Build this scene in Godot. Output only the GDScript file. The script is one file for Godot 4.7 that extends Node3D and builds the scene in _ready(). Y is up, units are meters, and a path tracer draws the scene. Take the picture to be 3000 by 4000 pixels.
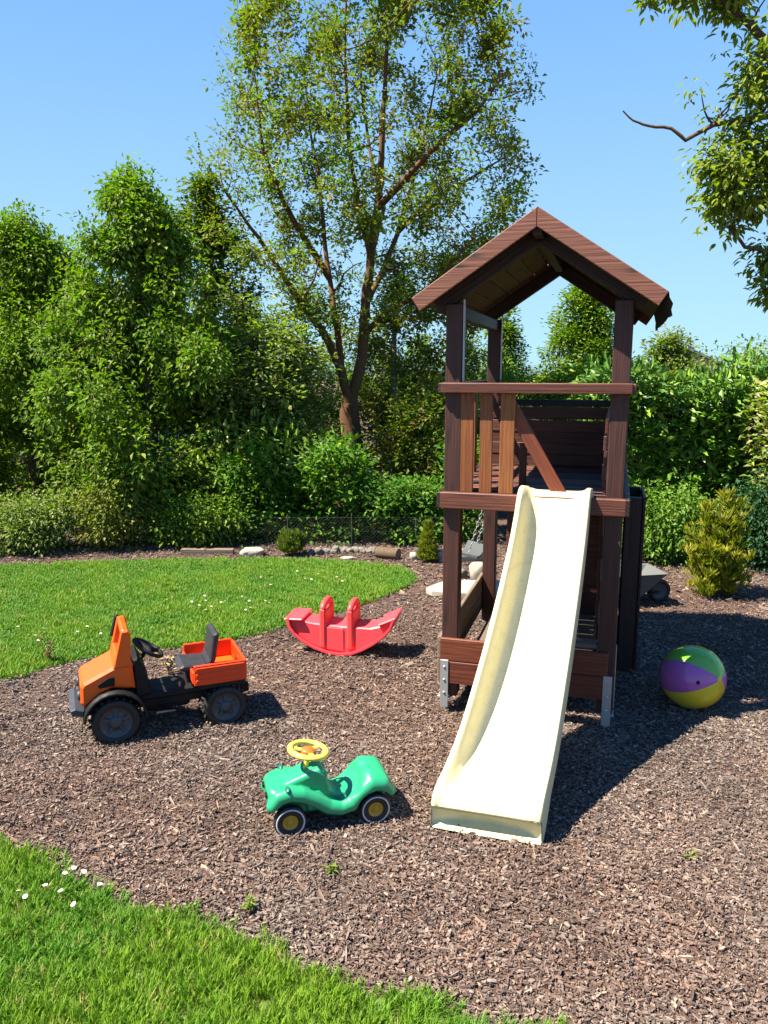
extends Node3D

# ---------------------------------------------------------------- helpers
var rng := RandomNumberGenerator.new()
var M := {}
var variants := {}
var used_names := {}

func lin(r: float, g: float, b: float, a := 1.0) -> Color:
	var c := Color(r, g, b).linear_to_srgb()
	c.a = a
	return c

func mat(c: Color, rough := 0.7, metal := 0.0, spec := 0.5) -> StandardMaterial3D:
	var m := StandardMaterial3D.new()
	m.albedo_color = c
	m.roughness = rough
	m.metallic = metal
	m.metallic_specular = spec
	m.cull_mode = BaseMaterial3D.CULL_DISABLED
	return m

func numbered(called: String) -> String:
	if not used_names.has(called):
		used_names[called] = 0
		return called
	used_names[called] += 1
	return "%s_%03d" % [called, used_names[called]]

func meta(o: Node, label: String, category: String, group := "", kind := "") -> void:
	if label: o.set_meta("label", label)
	if category: o.set_meta("category", category)
	if group: o.set_meta("group", group)
	if kind: o.set_meta("kind", kind)

func thing(called: String, label: String, category: String, at := Vector3.ZERO, turn_deg := 0.0, group := "") -> Node3D:
	var o := Node3D.new()
	o.name = numbered(called)
	add_child(o)
	o.position = at
	o.rotation_degrees.y = turn_deg
	meta(o, label, category, group)
	return o

func new_st() -> SurfaceTool:
	var st := SurfaceTool.new()
	st.begin(Mesh.PRIMITIVE_TRIANGLES)
	return st

func mesh_of(st: SurfaceTool) -> ArrayMesh:
	st.generate_normals()
	return st.commit()

func put(mesh: Mesh, called: String, m: Material, parent: Node) -> MeshInstance3D:
	var o := MeshInstance3D.new()
	o.name = numbered(called) if parent == self else called
	o.mesh = mesh
	o.material_override = m
	parent.add_child(o, true)
	return o

func part(st: SurfaceTool, called: String, m: Material, parent: Node) -> MeshInstance3D:
	return put(mesh_of(st), called, m, parent)

func structure(st: SurfaceTool, called: String, m: Material) -> MeshInstance3D:
	var o := part(st, called, m, self)
	o.set_meta("kind", "structure")
	return o

# a convex polygon whose front looks away from the point inside
func poly(st: SurfaceTool, p: Array, inside: Vector3, uvf: Callable) -> void:
	var c := Vector3.ZERO
	for q in p: c += q
	c /= p.size()
	var n: Vector3 = (p[0] - p[2]).cross(p[0] - p[1])
	var flip := n.dot(c - inside) < 0.0
	for i in range(1, p.size() - 1):
		var t := [p[0], p[i + 1], p[i]] if flip else [p[0], p[i], p[i + 1]]
		for v in t:
			st.set_uv(uvf.call(v))
			st.add_vertex(v)

# a box with chamfered edges, UV along its longest side in metres
func add_box(st: SurfaceTool, c: Vector3, s: Vector3, ch := 0.004, b := Basis(), uo := 0.0) -> void:
	st.set_smooth_group(-1)
	var h := s * 0.5
	ch = minf(ch, 0.45 * minf(h.x, minf(h.y, h.z)) * 2.0)
	var la := s.max_axis_index()
	var o1 := (la + 1) % 3
	var o2 := (la + 2) % 3
	var bi := b.inverse()
	var uvf := func(v: Vector3) -> Vector2:
		var l: Vector3 = bi * (v - c)
		return Vector2(l[la] + uo, l[o1] + l[o2] + uo * 1.7)
	var P := func(sx: int, sy: int, sz: int, f: int) -> Vector3:
		var v := Vector3(sx * h.x, sy * h.y, sz * h.z)
		for k in 3:
			if k != f: v[k] -= signf(v[k]) * ch
		return c + b * v
	for f in 3:
		var a1 := (f + 1) % 3
		var a2 := (f + 2) % 3
		for s0 in [-1, 1]:
			var q := []
			for uv in [[-1, -1], [1, -1], [1, 1], [-1, 1]]:
				var sg := [0, 0, 0]
				sg[f] = s0; sg[a1] = uv[0]; sg[a2] = uv[1]
				q.append(P.call(sg[0], sg[1], sg[2], f))
			poly(st, q, c, uvf)
	for e in 3: # edges along axis e
		var a1 := (e + 1) % 3
		var a2 := (e + 2) % 3
		for s1 in [-1, 1]:
			for s2 in [-1, 1]:
				var q := []
				for it in [[-1, a1], [1, a1], [1, a2], [-1, a2]]:
					var sg := [0, 0, 0]
					sg[e] = it[0]; sg[a1] = s1; sg[a2] = s2
					q.append(P.call(sg[0], sg[1], sg[2], it[1]))
				poly(st, q, c, uvf)
	for sx in [-1, 1]:
		for sy in [-1, 1]:
			for sz in [-1, 1]:
				poly(st, [P.call(sx, sy, sz, 0), P.call(sx, sy, sz, 1), P.call(sx, sy, sz, 2)], c, uvf)

func box_part(called: String, c: Vector3, s: Vector3, m: Material, parent: Node, ch := 0.004, b := Basis()) -> MeshInstance3D:
	var st := new_st()
	add_box(st, Vector3.ZERO, s, ch, b, rng.randf() * 7.0)
	var o := part(st, called, variants[m][rng.randi() % 3] if variants.has(m) else m, parent)
	o.position = c
	return o

# rings of equal length joined into a skin
func loft(st: SurfaceTool, rings: Array, closed := true, caps := true, flip := false, sg := 1) -> void:
	st.set_smooth_group(sg)
	var n: int = rings[0].size()
	var m := n if closed else n - 1
	for i in rings.size() - 1:
		var a: Array = rings[i]
		var b: Array = rings[i + 1]
		for j in m:
			var k := (j + 1) % n
			var q := [a[j], a[k], b[k], b[j]]
			var uv := [Vector2(float(j) / n, i * 0.1), Vector2(float(j + 1) / n, i * 0.1), Vector2(float(j + 1) / n, (i + 1) * 0.1), Vector2(float(j) / n, (i + 1) * 0.1)]
			for t in ([0, 2, 1, 0, 3, 2] if flip else [0, 1, 2, 0, 2, 3]):
				st.set_uv(uv[t])
				st.add_vertex(q[t])
	if caps and closed:
		st.set_smooth_group(-1)
		for e in 2:
			var r: Array = rings[0] if e == 0 else rings[-1]
			var c := Vector3.ZERO
			for v in r: c += v
			c /= n
			for j in n:
				var k := (j + 1) % n
				var t := [c, r[k], r[j]] if (e == 0) != flip else [c, r[j], r[k]]
				for v in t:
					st.set_uv(Vector2(v.x, v.y))
					st.add_vertex(v)

func frame_along(d: Vector3) -> Basis:
	var up := Vector3.UP if absf(d.normalized().y) < 0.95 else Vector3.RIGHT
	var x := up.cross(d).normalized()
	return Basis(x, d.cross(x).normalized(), d.normalized())

func tube(st: SurfaceTool, pts: Array, radii: Array, sides := 6, caps := true) -> void:
	var rings := []
	var prev := Basis()
	for i in pts.size():
		var d: Vector3 = (pts[mini(i + 1, pts.size() - 1)] - pts[maxi(i - 1, 0)]).normalized()
		var b := frame_along(d)
		if i > 0: # keep the ring from twisting
			var x := (prev.x - d * prev.x.dot(d)).normalized()
			b = Basis(x, d.cross(x).normalized(), d)
		prev = b
		var ring := []
		var r: float = radii[mini(i, radii.size() - 1)]
		for j in sides:
			var a := TAU * j / sides
			ring.append(pts[i] + (b.x * cos(a) + b.y * sin(a)) * r)
		rings.append(ring)
	loft(st, rings, true, caps, true)

# (radius, height) pairs turned about y, then placed
func lathe(st: SurfaceTool, prof: Array, segs := 24, x := Transform3D(), sg := 1) -> void:
	var rings := []
	for p in prof:
		var ring := []
		for j in segs:
			var a := TAU * j / segs
			ring.append(x * Vector3(cos(a) * p[0], p[1], sin(a) * p[0]))
		rings.append(ring)
	loft(st, rings, true, false, false, sg)

# an outline (x, y) pushed out along z from z0 to z1 with bevelled rims
func extrude(st: SurfaceTool, outline: Array, z0: float, z1: float, bevel := 0.004, x := Transform3D()) -> void:
	var pv := PackedVector2Array(outline)
	if Geometry2D.is_polygon_clockwise(pv): pv.reverse()
	var inner := pv
	if bevel > 0.0:
		var n := pv.size()
		inner = PackedVector2Array()
		for i in n:
			var a := (pv[i] - pv[(i - 1 + n) % n]).normalized()
			var b := (pv[(i + 1) % n] - pv[i]).normalized()
			var na := Vector2(-a.y, a.x)
			var nb := Vector2(-b.y, b.x)
			var mid := na + nb
			var l := mid.length_squared()
			inner.append(pv[i] + mid * (2.0 / maxf(l, 0.6)) * bevel)
	var rings := []
	for d in [[inner, z0], [pv, z0 + bevel], [pv, z1 - bevel], [inner, z1]]:
		var ring := []
		for q in d[0]: ring.append(x * Vector3(q.x, q.y, d[1]))
		rings.append(ring)
	loft(st, rings, true, false, false, -1)
	var tri := Geometry2D.triangulate_polygon(inner)
	st.set_smooth_group(-1)
	for e in 2:
		for i in range(0, tri.size(), 3):
			var t := [tri[i], tri[i + 1], tri[i + 2]]
			var a := inner[t[0]]; var b := inner[t[1]]; var c := inner[t[2]]
			var ccw := (b - a).cross(c - a) > 0.0
			if ccw == (e == 1): t = [t[0], t[2], t[1]]
			for k in t:
				st.set_uv(inner[k])
				st.add_vertex(x * Vector3(inner[k].x, inner[k].y, z0 if e == 0 else z1))

# surface nets of a distance function
func sdf_mesh(f: Callable, lo: Vector3, hi: Vector3, h: float) -> ArrayMesh:
	var n := Vector3i(((hi - lo) / h).ceil()) + Vector3i.ONE
	var d := PackedFloat32Array()
	d.resize(n.x * n.y * n.z)
	var i := 0
	for z in n.z:
		for y in n.y:
			for x in n.x:
				d[i] = f.call(lo + Vector3(x, y, z) * h)
				i += 1
	var at := {}
	var V := []
	var sx := 1
	var sy := n.x
	var sz := n.x * n.y
	var corner := [0, sx, sy, sx + sy, sz, sz + sx, sz + sy, sz + sx + sy]
	var edges := [[0, 1], [2, 3], [4, 5], [6, 7], [0, 2], [1, 3], [4, 6], [5, 7], [0, 4], [1, 5], [2, 6], [3, 7]]
	for z in n.z - 1:
		for y in n.y - 1:
			for x in n.x - 1:
				var b := x + y * sy + z * sz
				var neg := 0
				for c in corner:
					if d[b + c] < 0.0: neg += 1
				if neg == 0 or neg == 8: continue
				var p := Vector3.ZERO
				var k := 0
				for e in edges:
					var a0 := d[b + corner[e[0]]]
					var a1 := d[b + corner[e[1]]]
					if (a0 < 0.0) != (a1 < 0.0):
						var t := a0 / (a0 - a1)
						var q0 := Vector3(e[0] & 1, (e[0] >> 1) & 1, e[0] >> 2)
						var q1 := Vector3(e[1] & 1, (e[1] >> 1) & 1, e[1] >> 2)
						p += q0.lerp(q1, t)
						k += 1
				at[b] = V.size()
				V.append(lo + (Vector3(x, y, z) + p / k) * h)
	var st := new_st()
	st.set_smooth_group(1)
	var axes := [[sx, sy, sz], [sy, sz, sx], [sz, sx, sy]]
	for z in range(1, n.z - 1):
		for y in range(1, n.y - 1):
			for x in range(1, n.x - 1):
				var b := x + y * sy + z * sz
				for a in axes:
					var s0 := d[b] < 0.0
					if s0 == (d[b + a[0]] < 0.0): continue
					var q := [V[at[b]], V[at[b - a[1]]], V[at[b - a[1] - a[2]]], V[at[b - a[2]]]]
					for t in ([0, 2, 1, 0, 3, 2] if s0 else [0, 1, 2, 0, 2, 3]):
						st.set_uv(Vector2(q[t].x, q[t].y))
						st.add_vertex(q[t])
	return mesh_of(st)

func smin(a: float, b: float, k: float) -> float:
	var h := clampf(0.5 + 0.5 * (b - a) / k, 0.0, 1.0)
	return lerpf(b, a, h) - k * h * (1.0 - h)

func capsule(p: Vector3, a: Vector3, b: Vector3, ra: float, rb: float) -> float:
	var ab := b - a
	var t := clampf((p - a).dot(ab) / ab.length_squared(), 0.0, 1.0)
	return (p - a - ab * t).length() - lerpf(ra, rb, t)

func rbox(p: Vector3, c: Vector3, h: Vector3, r: float) -> float:
	var q := (p - c).abs() - h + Vector3.ONE * r
	return q.max(Vector3.ZERO).length() + minf(maxf(q.x, maxf(q.y, q.z)), 0.0) - r

# ---------------------------------------------------------------- textures
func noise(freq: float, seed_: int, octaves := 3) -> FastNoiseLite:
	var n := FastNoiseLite.new()
	n.noise_type = FastNoiseLite.TYPE_SIMPLEX_SMOOTH
	n.frequency = freq
	n.seed = seed_
	n.fractal_octaves = octaves
	return n

# grain runs along U
func wood_texture(a: Color, b: Color, c: Color, seed_: int, worn := 0.0) -> ImageTexture:
	var w := 512
	var im := Image.create(w, w, false, Image.FORMAT_RGB8)
	var n1 := noise(0.02, seed_, 4)
	var n2 := noise(0.012, seed_ + 5, 3)
	var n3 := noise(0.05, seed_ + 9, 3)
	var knots := []
	for i in 5: knots.append(Vector2(rng.randf_range(20, w - 20), rng.randf_range(20, w - 20)))
	for y in w:
		for x in w:
			var xx := absf(float(x) - w * 0.5) * 2.0
			var yy := absf(float(y) - w * 0.5) * 2.0
			var g := n1.get_noise_2d(xx * 0.12, yy * 2.2 + 14.0 * n2.get_noise_2d(xx * 0.3, yy * 0.3)) * 0.5 + 0.5
			var s := n2.get_noise_2d(xx * 0.6 + 900, yy * 1.2) * 0.5 + 0.5
			var col := a.lerp(b, smoothstep(0.1, 0.9, g)).lerp(c, smoothstep(0.5, 0.85, s) * 0.6)
			for kn in knots:
				var dx: float = (x - kn.x) / 26.0
				var dy: float = (y - kn.y) / 9.0
				col = col.lerp(Color(0.08, 0.045, 0.03), 0.75 * exp(-(dx * dx + dy * dy) * 1.5))
			if worn > 0.0:
				var k := n3.get_noise_2d(xx * 0.25, yy * 1.5) * 0.5 + 0.5
				col = col.lerp(Color(0.52, 0.47, 0.42), smoothstep(0.66, 0.82, k) * worn)
			im.set_pixel(x, y, col)
	im.generate_mipmaps()
	return ImageTexture.create_from_image(im)

func wood_relief(seed_: int) -> ImageTexture:
	var w := 256
	var im := Image.create(w, w, false, Image.FORMAT_RGB8)
	var n1 := noise(0.04, seed_, 4)
	for y in w:
		for x in w:
			var g := n1.get_noise_2d(absf(x - 128.0) * 0.2, absf(y - 128.0) * 4.0) * 0.5 + 0.5
			im.set_pixel(x, y, Color(g, g, g))
	im.bump_map_to_normal_map(2.0)
	return ImageTexture.create_from_image(im)

func speckle(cols: Array, freq: float, seed_: int, size := 512) -> ImageTexture:
	var im := Image.create(size, size, false, Image.FORMAT_RGB8)
	var n1 := noise(freq, seed_, 4)
	var n2 := noise(freq * 6.0, seed_ + 3, 2)
	for y in size:
		for x in size:
			var fx := absf(x - size * 0.5) * 2.0
			var fy := absf(y - size * 0.5) * 2.0
			var t := clampf(0.5 + 0.45 * n1.get_noise_2d(fx, fy) + 0.45 * n2.get_noise_2d(fx, fy), 0.0, 0.999) * (cols.size() - 1)
			im.set_pixel(x, y, cols[int(t)].lerp(cols[int(t) + 1], t - int(t)))
	im.generate_mipmaps()
	return ImageTexture.create_from_image(im)

func wood_mat(tex: Texture2D, rough := 0.62) -> StandardMaterial3D:
	var m := mat(Color.WHITE, rough)
	m.albedo_texture = tex
	m.uv1_scale = Vector3(1.0, 1.5, 1)
	m.normal_enabled = true
	m.normal_texture = M.relief
	m.normal_scale = 0.35
	return m

func tri_mat(tex: Texture2D, scale: float, rough := 0.9, world := true) -> StandardMaterial3D:
	var m := mat(Color.WHITE, rough)
	m.albedo_texture = tex
	m.uv1_triplanar = true
	m.uv1_world_triplanar = world
	m.uv1_scale = Vector3.ONE * scale
	return m

func leaf_mat(c: Color, back := Color(0.8, 0.95, 0.2), rough := 0.58) -> StandardMaterial3D:
	var m := mat(c, rough, 0.0, 0.36)
	m.vertex_color_use_as_albedo = true
	m.backlight_enabled = true
	m.backlight = back
	return m

func plastic(c: Color, rough := 0.35, seed_ := 1) -> StandardMaterial3D:
	var m := mat(c, rough)
	var nt := NoiseTexture2D.new()
	nt.width = 256; nt.height = 256; nt.seamless = true
	nt.noise = noise(0.02, seed_, 4)
	var gr := Gradient.new()
	gr.set_color(0, Color(0.62, 0.62, 0.62)); gr.set_color(1, Color(1, 1, 1))
	nt.color_ramp = gr
	m.roughness_texture = nt
	m.uv1_triplanar = true
	m.uv1_scale = Vector3.ONE * 4.0
	m.roughness = rough * 1.3
	return m

# ---------------------------------------------------------------- plants
func add_leaf(st: SurfaceTool, p: Vector3, dir: Vector3, up: Vector3, L: float, W: float, col: Color, fine := false) -> void:
	var side := dir.cross(up).normalized()
	var nrm := side.cross(dir).normalized()
	var fold := nrm * W * 0.22
	var tip := p + dir * L - nrm * L * 0.12
	if fine:
		var b1 := p + dir * L * 0.3
		var b2 := p + dir * L * 0.68 - nrm * L * 0.03
		var l1 := b1 + side * W * 0.46 + fold
		var r1 := b1 - side * W * 0.46 + fold
		var l2 := b2 + side * W * 0.36 + fold
		var r2 := b2 - side * W * 0.36 + fold
		for v in [p, l1, b1, b1, l1, l2, b1, l2, b2, b2, l2, tip, p, b1, r1, b1, r2, r1, b1, b2, r2, b2, tip, r2]:
			st.set_color(col)
			st.add_vertex(v)
	else:
		var b := p + dir * L * 0.45
		for v in [p, b + side * W * 0.5 + fold, tip, p, tip, b - side * W * 0.5 + fold]:
			st.set_color(col)
			st.add_vertex(v)

func rand_dir() -> Vector3:
	var z := rng.randf_range(-1.0, 1.0)
	var a := rng.randf() * TAU
	var r := sqrt(1.0 - z * z)
	return Vector3(r * cos(a), z, r * sin(a))

# a spray of leaves about the origin
func leaf_clump(n: int, spread: float, L: float, W: float, fine := false, droop := 0.0) -> ArrayMesh:
	var st := new_st()
	st.set_smooth_group(-1)
	for i in n:
		var o := rand_dir()
		var p := o * spread * pow(rng.randf(), 0.5)
		var d := (o * Vector3(1, 0.55, 1) + rand_dir() * 0.6 + Vector3.DOWN * droop).normalized()
		var up := (Vector3.UP * 1.5 + Vector3(-0.35, 0, 0.2) + rand_dir() * 0.75).normalized()
		if absf(d.dot(up)) > 0.95: up = Vector3.RIGHT
		var s := rng.randf_range(0.7, 1.2)
		var k := rng.randf_range(0.75, 1.25)
		var y := rng.randf_range(0.88, 1.18)
		add_leaf(st, p, d, up, L * s, W * s, Color(k * y, k, k * 0.9), fine)
	st.generate_normals()
	return st.commit()

# upright flat sprays of a conifer
func conifer_clump(n: int, L: float, W: float) -> ArrayMesh:
	var st := new_st()
	st.set_smooth_group(-1)
	for i in n:
		var a := rng.randf() * TAU
		var d := Vector3(cos(a) * 0.55, rng.randf_range(0.5, 1.0), sin(a) * 0.55).normalized()
		var k := rng.randf_range(0.7, 1.25)
		add_leaf(st, Vector3(cos(a), 0, sin(a)) * rng.randf() * L * 0.3, d, rand_dir(), L * rng.randf_range(0.6, 1.1), W, Color(k, k, k))
	st.generate_normals()
	return st.commit()

func pick(cols: Array) -> Color:
	var c: Color = cols[rng.randi() % cols.size()]
	var k := rng.randf_range(0.8, 1.2)
	return Color(c.r * k, c.g * k, c.b * k)

func foliage(parent: Node, called: String, mesh: Mesh, m: Material, xs: Array, cols: Array) -> MultiMeshInstance3D:
	var mm := MultiMesh.new()
	mm.transform_format = MultiMesh.TRANSFORM_3D
	mm.use_colors = true
	mm.mesh = mesh
	mm.instance_count = xs.size()
	for i in xs.size():
		mm.set_instance_transform(i, xs[i])
		mm.set_instance_color(i, cols[i])
	var o := MultiMeshInstance3D.new()
	o.name = numbered(called) if parent == self else called
	o.multimesh = mm
	o.material_override = m
	parent.add_child(o, true)
	o.set_meta("kind", "stuff")
	return o

func rand_xform(p: Vector3, s0: float, s1: float, tilt := 0.35) -> Transform3D:
	var b := Basis(Vector3.UP, rng.randf() * TAU) * Basis(Vector3.RIGHT, rng.randf_range(-tilt, tilt)) * Basis(Vector3.BACK, rng.randf_range(-tilt, tilt))
	return Transform3D(b.scaled_local(Vector3.ONE * rng.randf_range(s0, s1)), p)

func nearest(nodes: Array, p: Vector3, rise: float) -> int:
	var best := 0
	var bd := 1e9
	for i in nodes.size():
		var q: Vector3 = nodes[i][0]
		var d := q.distance_to(p)
		var c := d + maxf(0.0, q.y - p.y + rise * d) * 1.4
		if c < bd:
			bd = c
			best = i
	return best

func twig(st: SurfaceTool, a: Vector3, b: Vector3, r0: float, r1: float, bow: float, sides: int) -> Array:
	var l := a.distance_to(b)
	var pts := []
	var rad := []
	var n := 4
	var off := rand_dir() * l * 0.10
	for i in n + 1:
		var t := float(i) / n
		var s := sin(t * PI)
		pts.append(a.lerp(b, t) + Vector3.DOWN * bow * l * s + off * s + (rand_dir() * l * 0.03 if i > 0 and i < n else Vector3.ZERO))
		rad.append(lerpf(r0, r1, t))
	tube(st, pts, rad, sides, false)
	return pts

# limbs: [[points], r0, r1]; env: a function giving points of the crown
func tree(called: String, label: String, group: String, base: Vector3, limbs: Array, env: Callable, n2: int, n3: int, per: int, jit: float, mesh: Mesh, lm: Material, cols: Array, bark: Material, rise := 0.35, s0 := 0.75, s1 := 1.25, clump_share := 0.72) -> Node3D:
	var t := thing(called, label, "tree", base, 0.0, group)
	var st := new_st()
	var nodes := []
	for lb in limbs:
		var pts := []
		var rad := []
		var src: Array = lb[0]
		for i in src.size() - 1:
			for k in 3:
				var q: Vector3 = src[i].lerp(src[i + 1], k / 3.0)
				if k > 0: q += rand_dir() * minf(0.02, lb[1] * 0.2)
				pts.append(q)
				rad.append(lerpf(lb[1], lb[2], (i + k / 3.0) / (src.size() - 1)))
		pts.append(src[-1])
		rad.append(lb[2])
		tube(st, pts, rad, 8, true)
		for i in pts.size():
			if i > 1 or lb != limbs[0]: nodes.append([pts[i], rad[i]])
	var start: float = nodes[0][0].y
	var tips := []
	for i in n2:
		var p: Vector3 = env.call()
		var k := nearest(nodes, p, rise)
		var a: Vector3 = nodes[k][0]
		var r := minf(nodes[k][1] * 0.6, 0.008 + 0.011 * a.distance_to(p))
		var tw := twig(st, a, p, r, 0.005, 0.06, 5)
		for j in range(1, tw.size()): nodes.append([tw[j], lerpf(r, 0.005, j / 4.0)])
		tips.append([a, p])
	var xs := []
	var cs := []
	for i in n3:
		var p: Vector3 = env.call()
		if rng.randf() < clump_share:
			var br: Array = tips[rng.randi() % tips.size()]
			p = br[0].lerp(br[1], rng.randf_range(0.35, 1.05)) + rand_dir() * minf(0.32, 0.1 + 0.3 * br[0].distance_to(br[1])) * rng.randf()
		var k := nearest(nodes, p, rise)
		var a: Vector3 = nodes[k][0]
		if a.distance_to(p) > 0.9: p = a + (p - a).normalized() * rng.randf_range(0.5, 0.9)
		var tw := twig(st, a, p, minf(nodes[k][1] * 0.7, 0.009), 0.002, 0.04, 3)
		var tint := pick(cols)
		for j in per:
			var f := 1.0 - pow(rng.randf(), 1.6) * 0.75
			var q: Vector3 = tw[0].lerp(tw[4], f) + rand_dir() * jit * rng.randf()
			xs.append(rand_xform(q, s0 * 0.8, s1 * 1.12))
			cs.append(tint.lerp(pick(cols), 0.4))
	part(st, "trunk", bark, t)
	foliage(t, "crown", mesh, lm, xs, cs)
	return t

# shape: 0 egg, 1 cone, 2 block
func shrub(called: String, label: String, category: String, group: String, base: Vector3, size: Vector3, n: int, mesh: Mesh, lm: Material, cols: Array, shape := 0, rough_edge := 0.28, s0 := 0.7, s1 := 1.25, stem := 0.012) -> Node3D:
	var t := thing(called, label, category, base, 0.0, group)
	var st := new_st()
	for i in 5:
		var d := Vector3(rng.randf_range(-0.5, 0.5) * size.x, size.y * rng.randf_range(0.5, 0.75), rng.randf_range(-0.5, 0.5) * size.z)
		st = new_st()
		twig(st, Vector3(d.x * 0.15, -0.03, d.z * 0.15), d, stem, stem * 0.3, 0.08, 5)
		part(st, "stem", M.bark, t)
	var nz := noise(1.0, rng.randi() % 9999, 3)
	var xs := []
	var cs := []
	for i in n:
		var d := rand_dir()
		var bump := 1.0 + rough_edge * 1.8 * nz.get_noise_3dv(d * 2.3 + base)
		var r := pow(rng.randf(), 0.3) * bump
		var p: Vector3
		if shape == 0:
			p = Vector3(d.x * size.x * r, size.y * (0.5 + 0.5 * d.y * r), d.z * size.z * r)
		elif shape == 1:
			var h := 1.0 - pow(rng.randf(), 0.55)
			var w := pow(1.0 - h, 0.75) * (0.55 + 0.45 * smoothstep(0.0, 0.18, h)) * bump
			var a := rng.randf() * TAU
			var q := pow(rng.randf(), 0.35)
			p = Vector3(cos(a) * size.x * w * q, size.y * h, sin(a) * size.z * w * q)
		else:
			var q := Vector3(rng.randf_range(-1, 1), rng.randf_range(0, 1), rng.randf_range(-1, 1))
			var top := 1.0 + rough_edge * nz.get_noise_2d(q.x * size.x * 1.3 + base.x, 7.0)
			if rng.randf() < 0.55: q.z = signf(q.z) * rng.randf_range(0.75, 1.0)
			elif rng.randf() < 0.6: q.y = rng.randf_range(0.85, 1.0)
			var bulge := 1.0 + rough_edge * nz.get_noise_3d(q.x * size.x * 1.6, q.y * size.y * 1.6, q.z * 2.0)
			p = Vector3(q.x * size.x, q.y * size.y * top, q.z * size.z * bulge)
		if p.y < 0.03: p.y = rng.randf_range(0.03, 0.12)
		xs.append(rand_xform(p, s0, s1))
		cs.append(pick(cols))
	foliage(t, "foliage", mesh, lm, xs, cs)
	return t

func sheet(pts: PackedVector2Array, y: float) -> SurfaceTool:
	var st := new_st()
	st.set_smooth_group(-1)
	var tri := Geometry2D.triangulate_polygon(pts)
	for i in range(0, tri.size(), 3):
		var a := pts[tri[i]]; var b := pts[tri[i + 1]]; var c := pts[tri[i + 2]]
		var t := [a, b, c] if (b - a).cross(c - a) > 0.0 else [a, c, b]
		for q in t:
			st.set_uv(q)
			st.add_vertex(Vector3(q.x, y, q.y))
	return st

# smooth closed outline through corner points, with a ragged edge
func wavy(pts: Array, amp: float, seed_: int) -> PackedVector2Array:
	var out := PackedVector2Array()
	var n := pts.size()
	var nz := noise(1.4, seed_, 3)
	for i in n:
		var p0: Vector2 = pts[(i - 1 + n) % n]; var p1: Vector2 = pts[i]; var p2: Vector2 = pts[(i + 1) % n]; var p3: Vector2 = pts[(i + 2) % n]
		for k in 6:
			var q := p1.cubic_interpolate(p2, p0, p3, k / 6.0)
			out.append(q + Vector2(nz.get_noise_2dv(q * 3.0), nz.get_noise_2dv(q * 3.0 + Vector2(50, 9))) * amp)
	return out

func grass_tuft(n: int, h: float, w: float, spread: float) -> ArrayMesh:
	var st := new_st()
	st.set_smooth_group(-1)
	for i in n:
		var a := rng.randf() * TAU
		var p := Vector3(rng.randf_range(-1, 1), 0, rng.randf_range(-1, 1)) * spread
		var lean := Vector3(cos(a), 0, sin(a)) * h * rng.randf_range(0.15, 0.75)
		var side := Vector3(-sin(a), 0, cos(a)).rotated(Vector3.UP, rng.randf_range(-0.9, 0.9)) * w * 0.5
		var hh := h * rng.randf_range(0.55, 1.15)
		var mid := p + Vector3.UP * hh * 0.6 + lean * 0.3
		var tip := p + Vector3.UP * hh + lean
		var k := rng.randf_range(0.7, 1.3)
		var c := Color(k * rng.randf_range(0.9, 1.15), k, k)
		for v in [p - side, p + side, mid + side * 0.8, p - side, mid + side * 0.8, mid - side * 0.8, mid - side * 0.8, mid + side * 0.8, tip]:
			st.set_color(c)
			st.add_vertex(v)
	st.generate_normals()
	return st.commit()

func grass_on(called: String, label: String, poly2: PackedVector2Array, box: Rect2, density: float, tuft: Mesh, m: Material, cols: Array, tall := 1.0) -> void:
	var nz := noise(0.9, 77, 3)
	var xs := []
	var cs := []
	var n := int(box.get_area() * density)
	for i in n:
		var q := Vector2(rng.randf_range(box.position.x, box.end.x), rng.randf_range(box.position.y, box.end.y))
		if absf(q.x) > 0.56 * -q.y + 0.7: continue
		var e := q + Vector2(rng.randf_range(-1, 1), rng.randf_range(-1, 1)) * 0.035
		if not Geometry2D.is_point_in_polygon(e, poly2): continue
		var v := nz.get_noise_2dv(q * 1.6)
		var x := rand_xform(Vector3(q.x, 0.003, q.y), 0.75, 1.2, 0.15)
		x.basis = x.basis.scaled(Vector3(1, tall * (1.0 + 0.35 * v), 1))
		xs.append(x)
		var c: Color = cols[0].lerp(cols[1], clampf(0.5 + 1.1 * v + rng.randf_range(-0.25, 0.25), 0, 1))
		if rng.randf() < 0.035: c = cols[2]
		cs.append(c)
	var o := foliage(self, called, tuft, m, xs, cs)
	meta(o, label, "grass", "", "stuff")

# ---------------------------------------------------------------- play tower and slide
const TW := 0.839
const TD := 1.386
const TOWER_AT := Vector3(0.377, 0, -4.217)
const TOWER_TURN := -16.3

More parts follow.
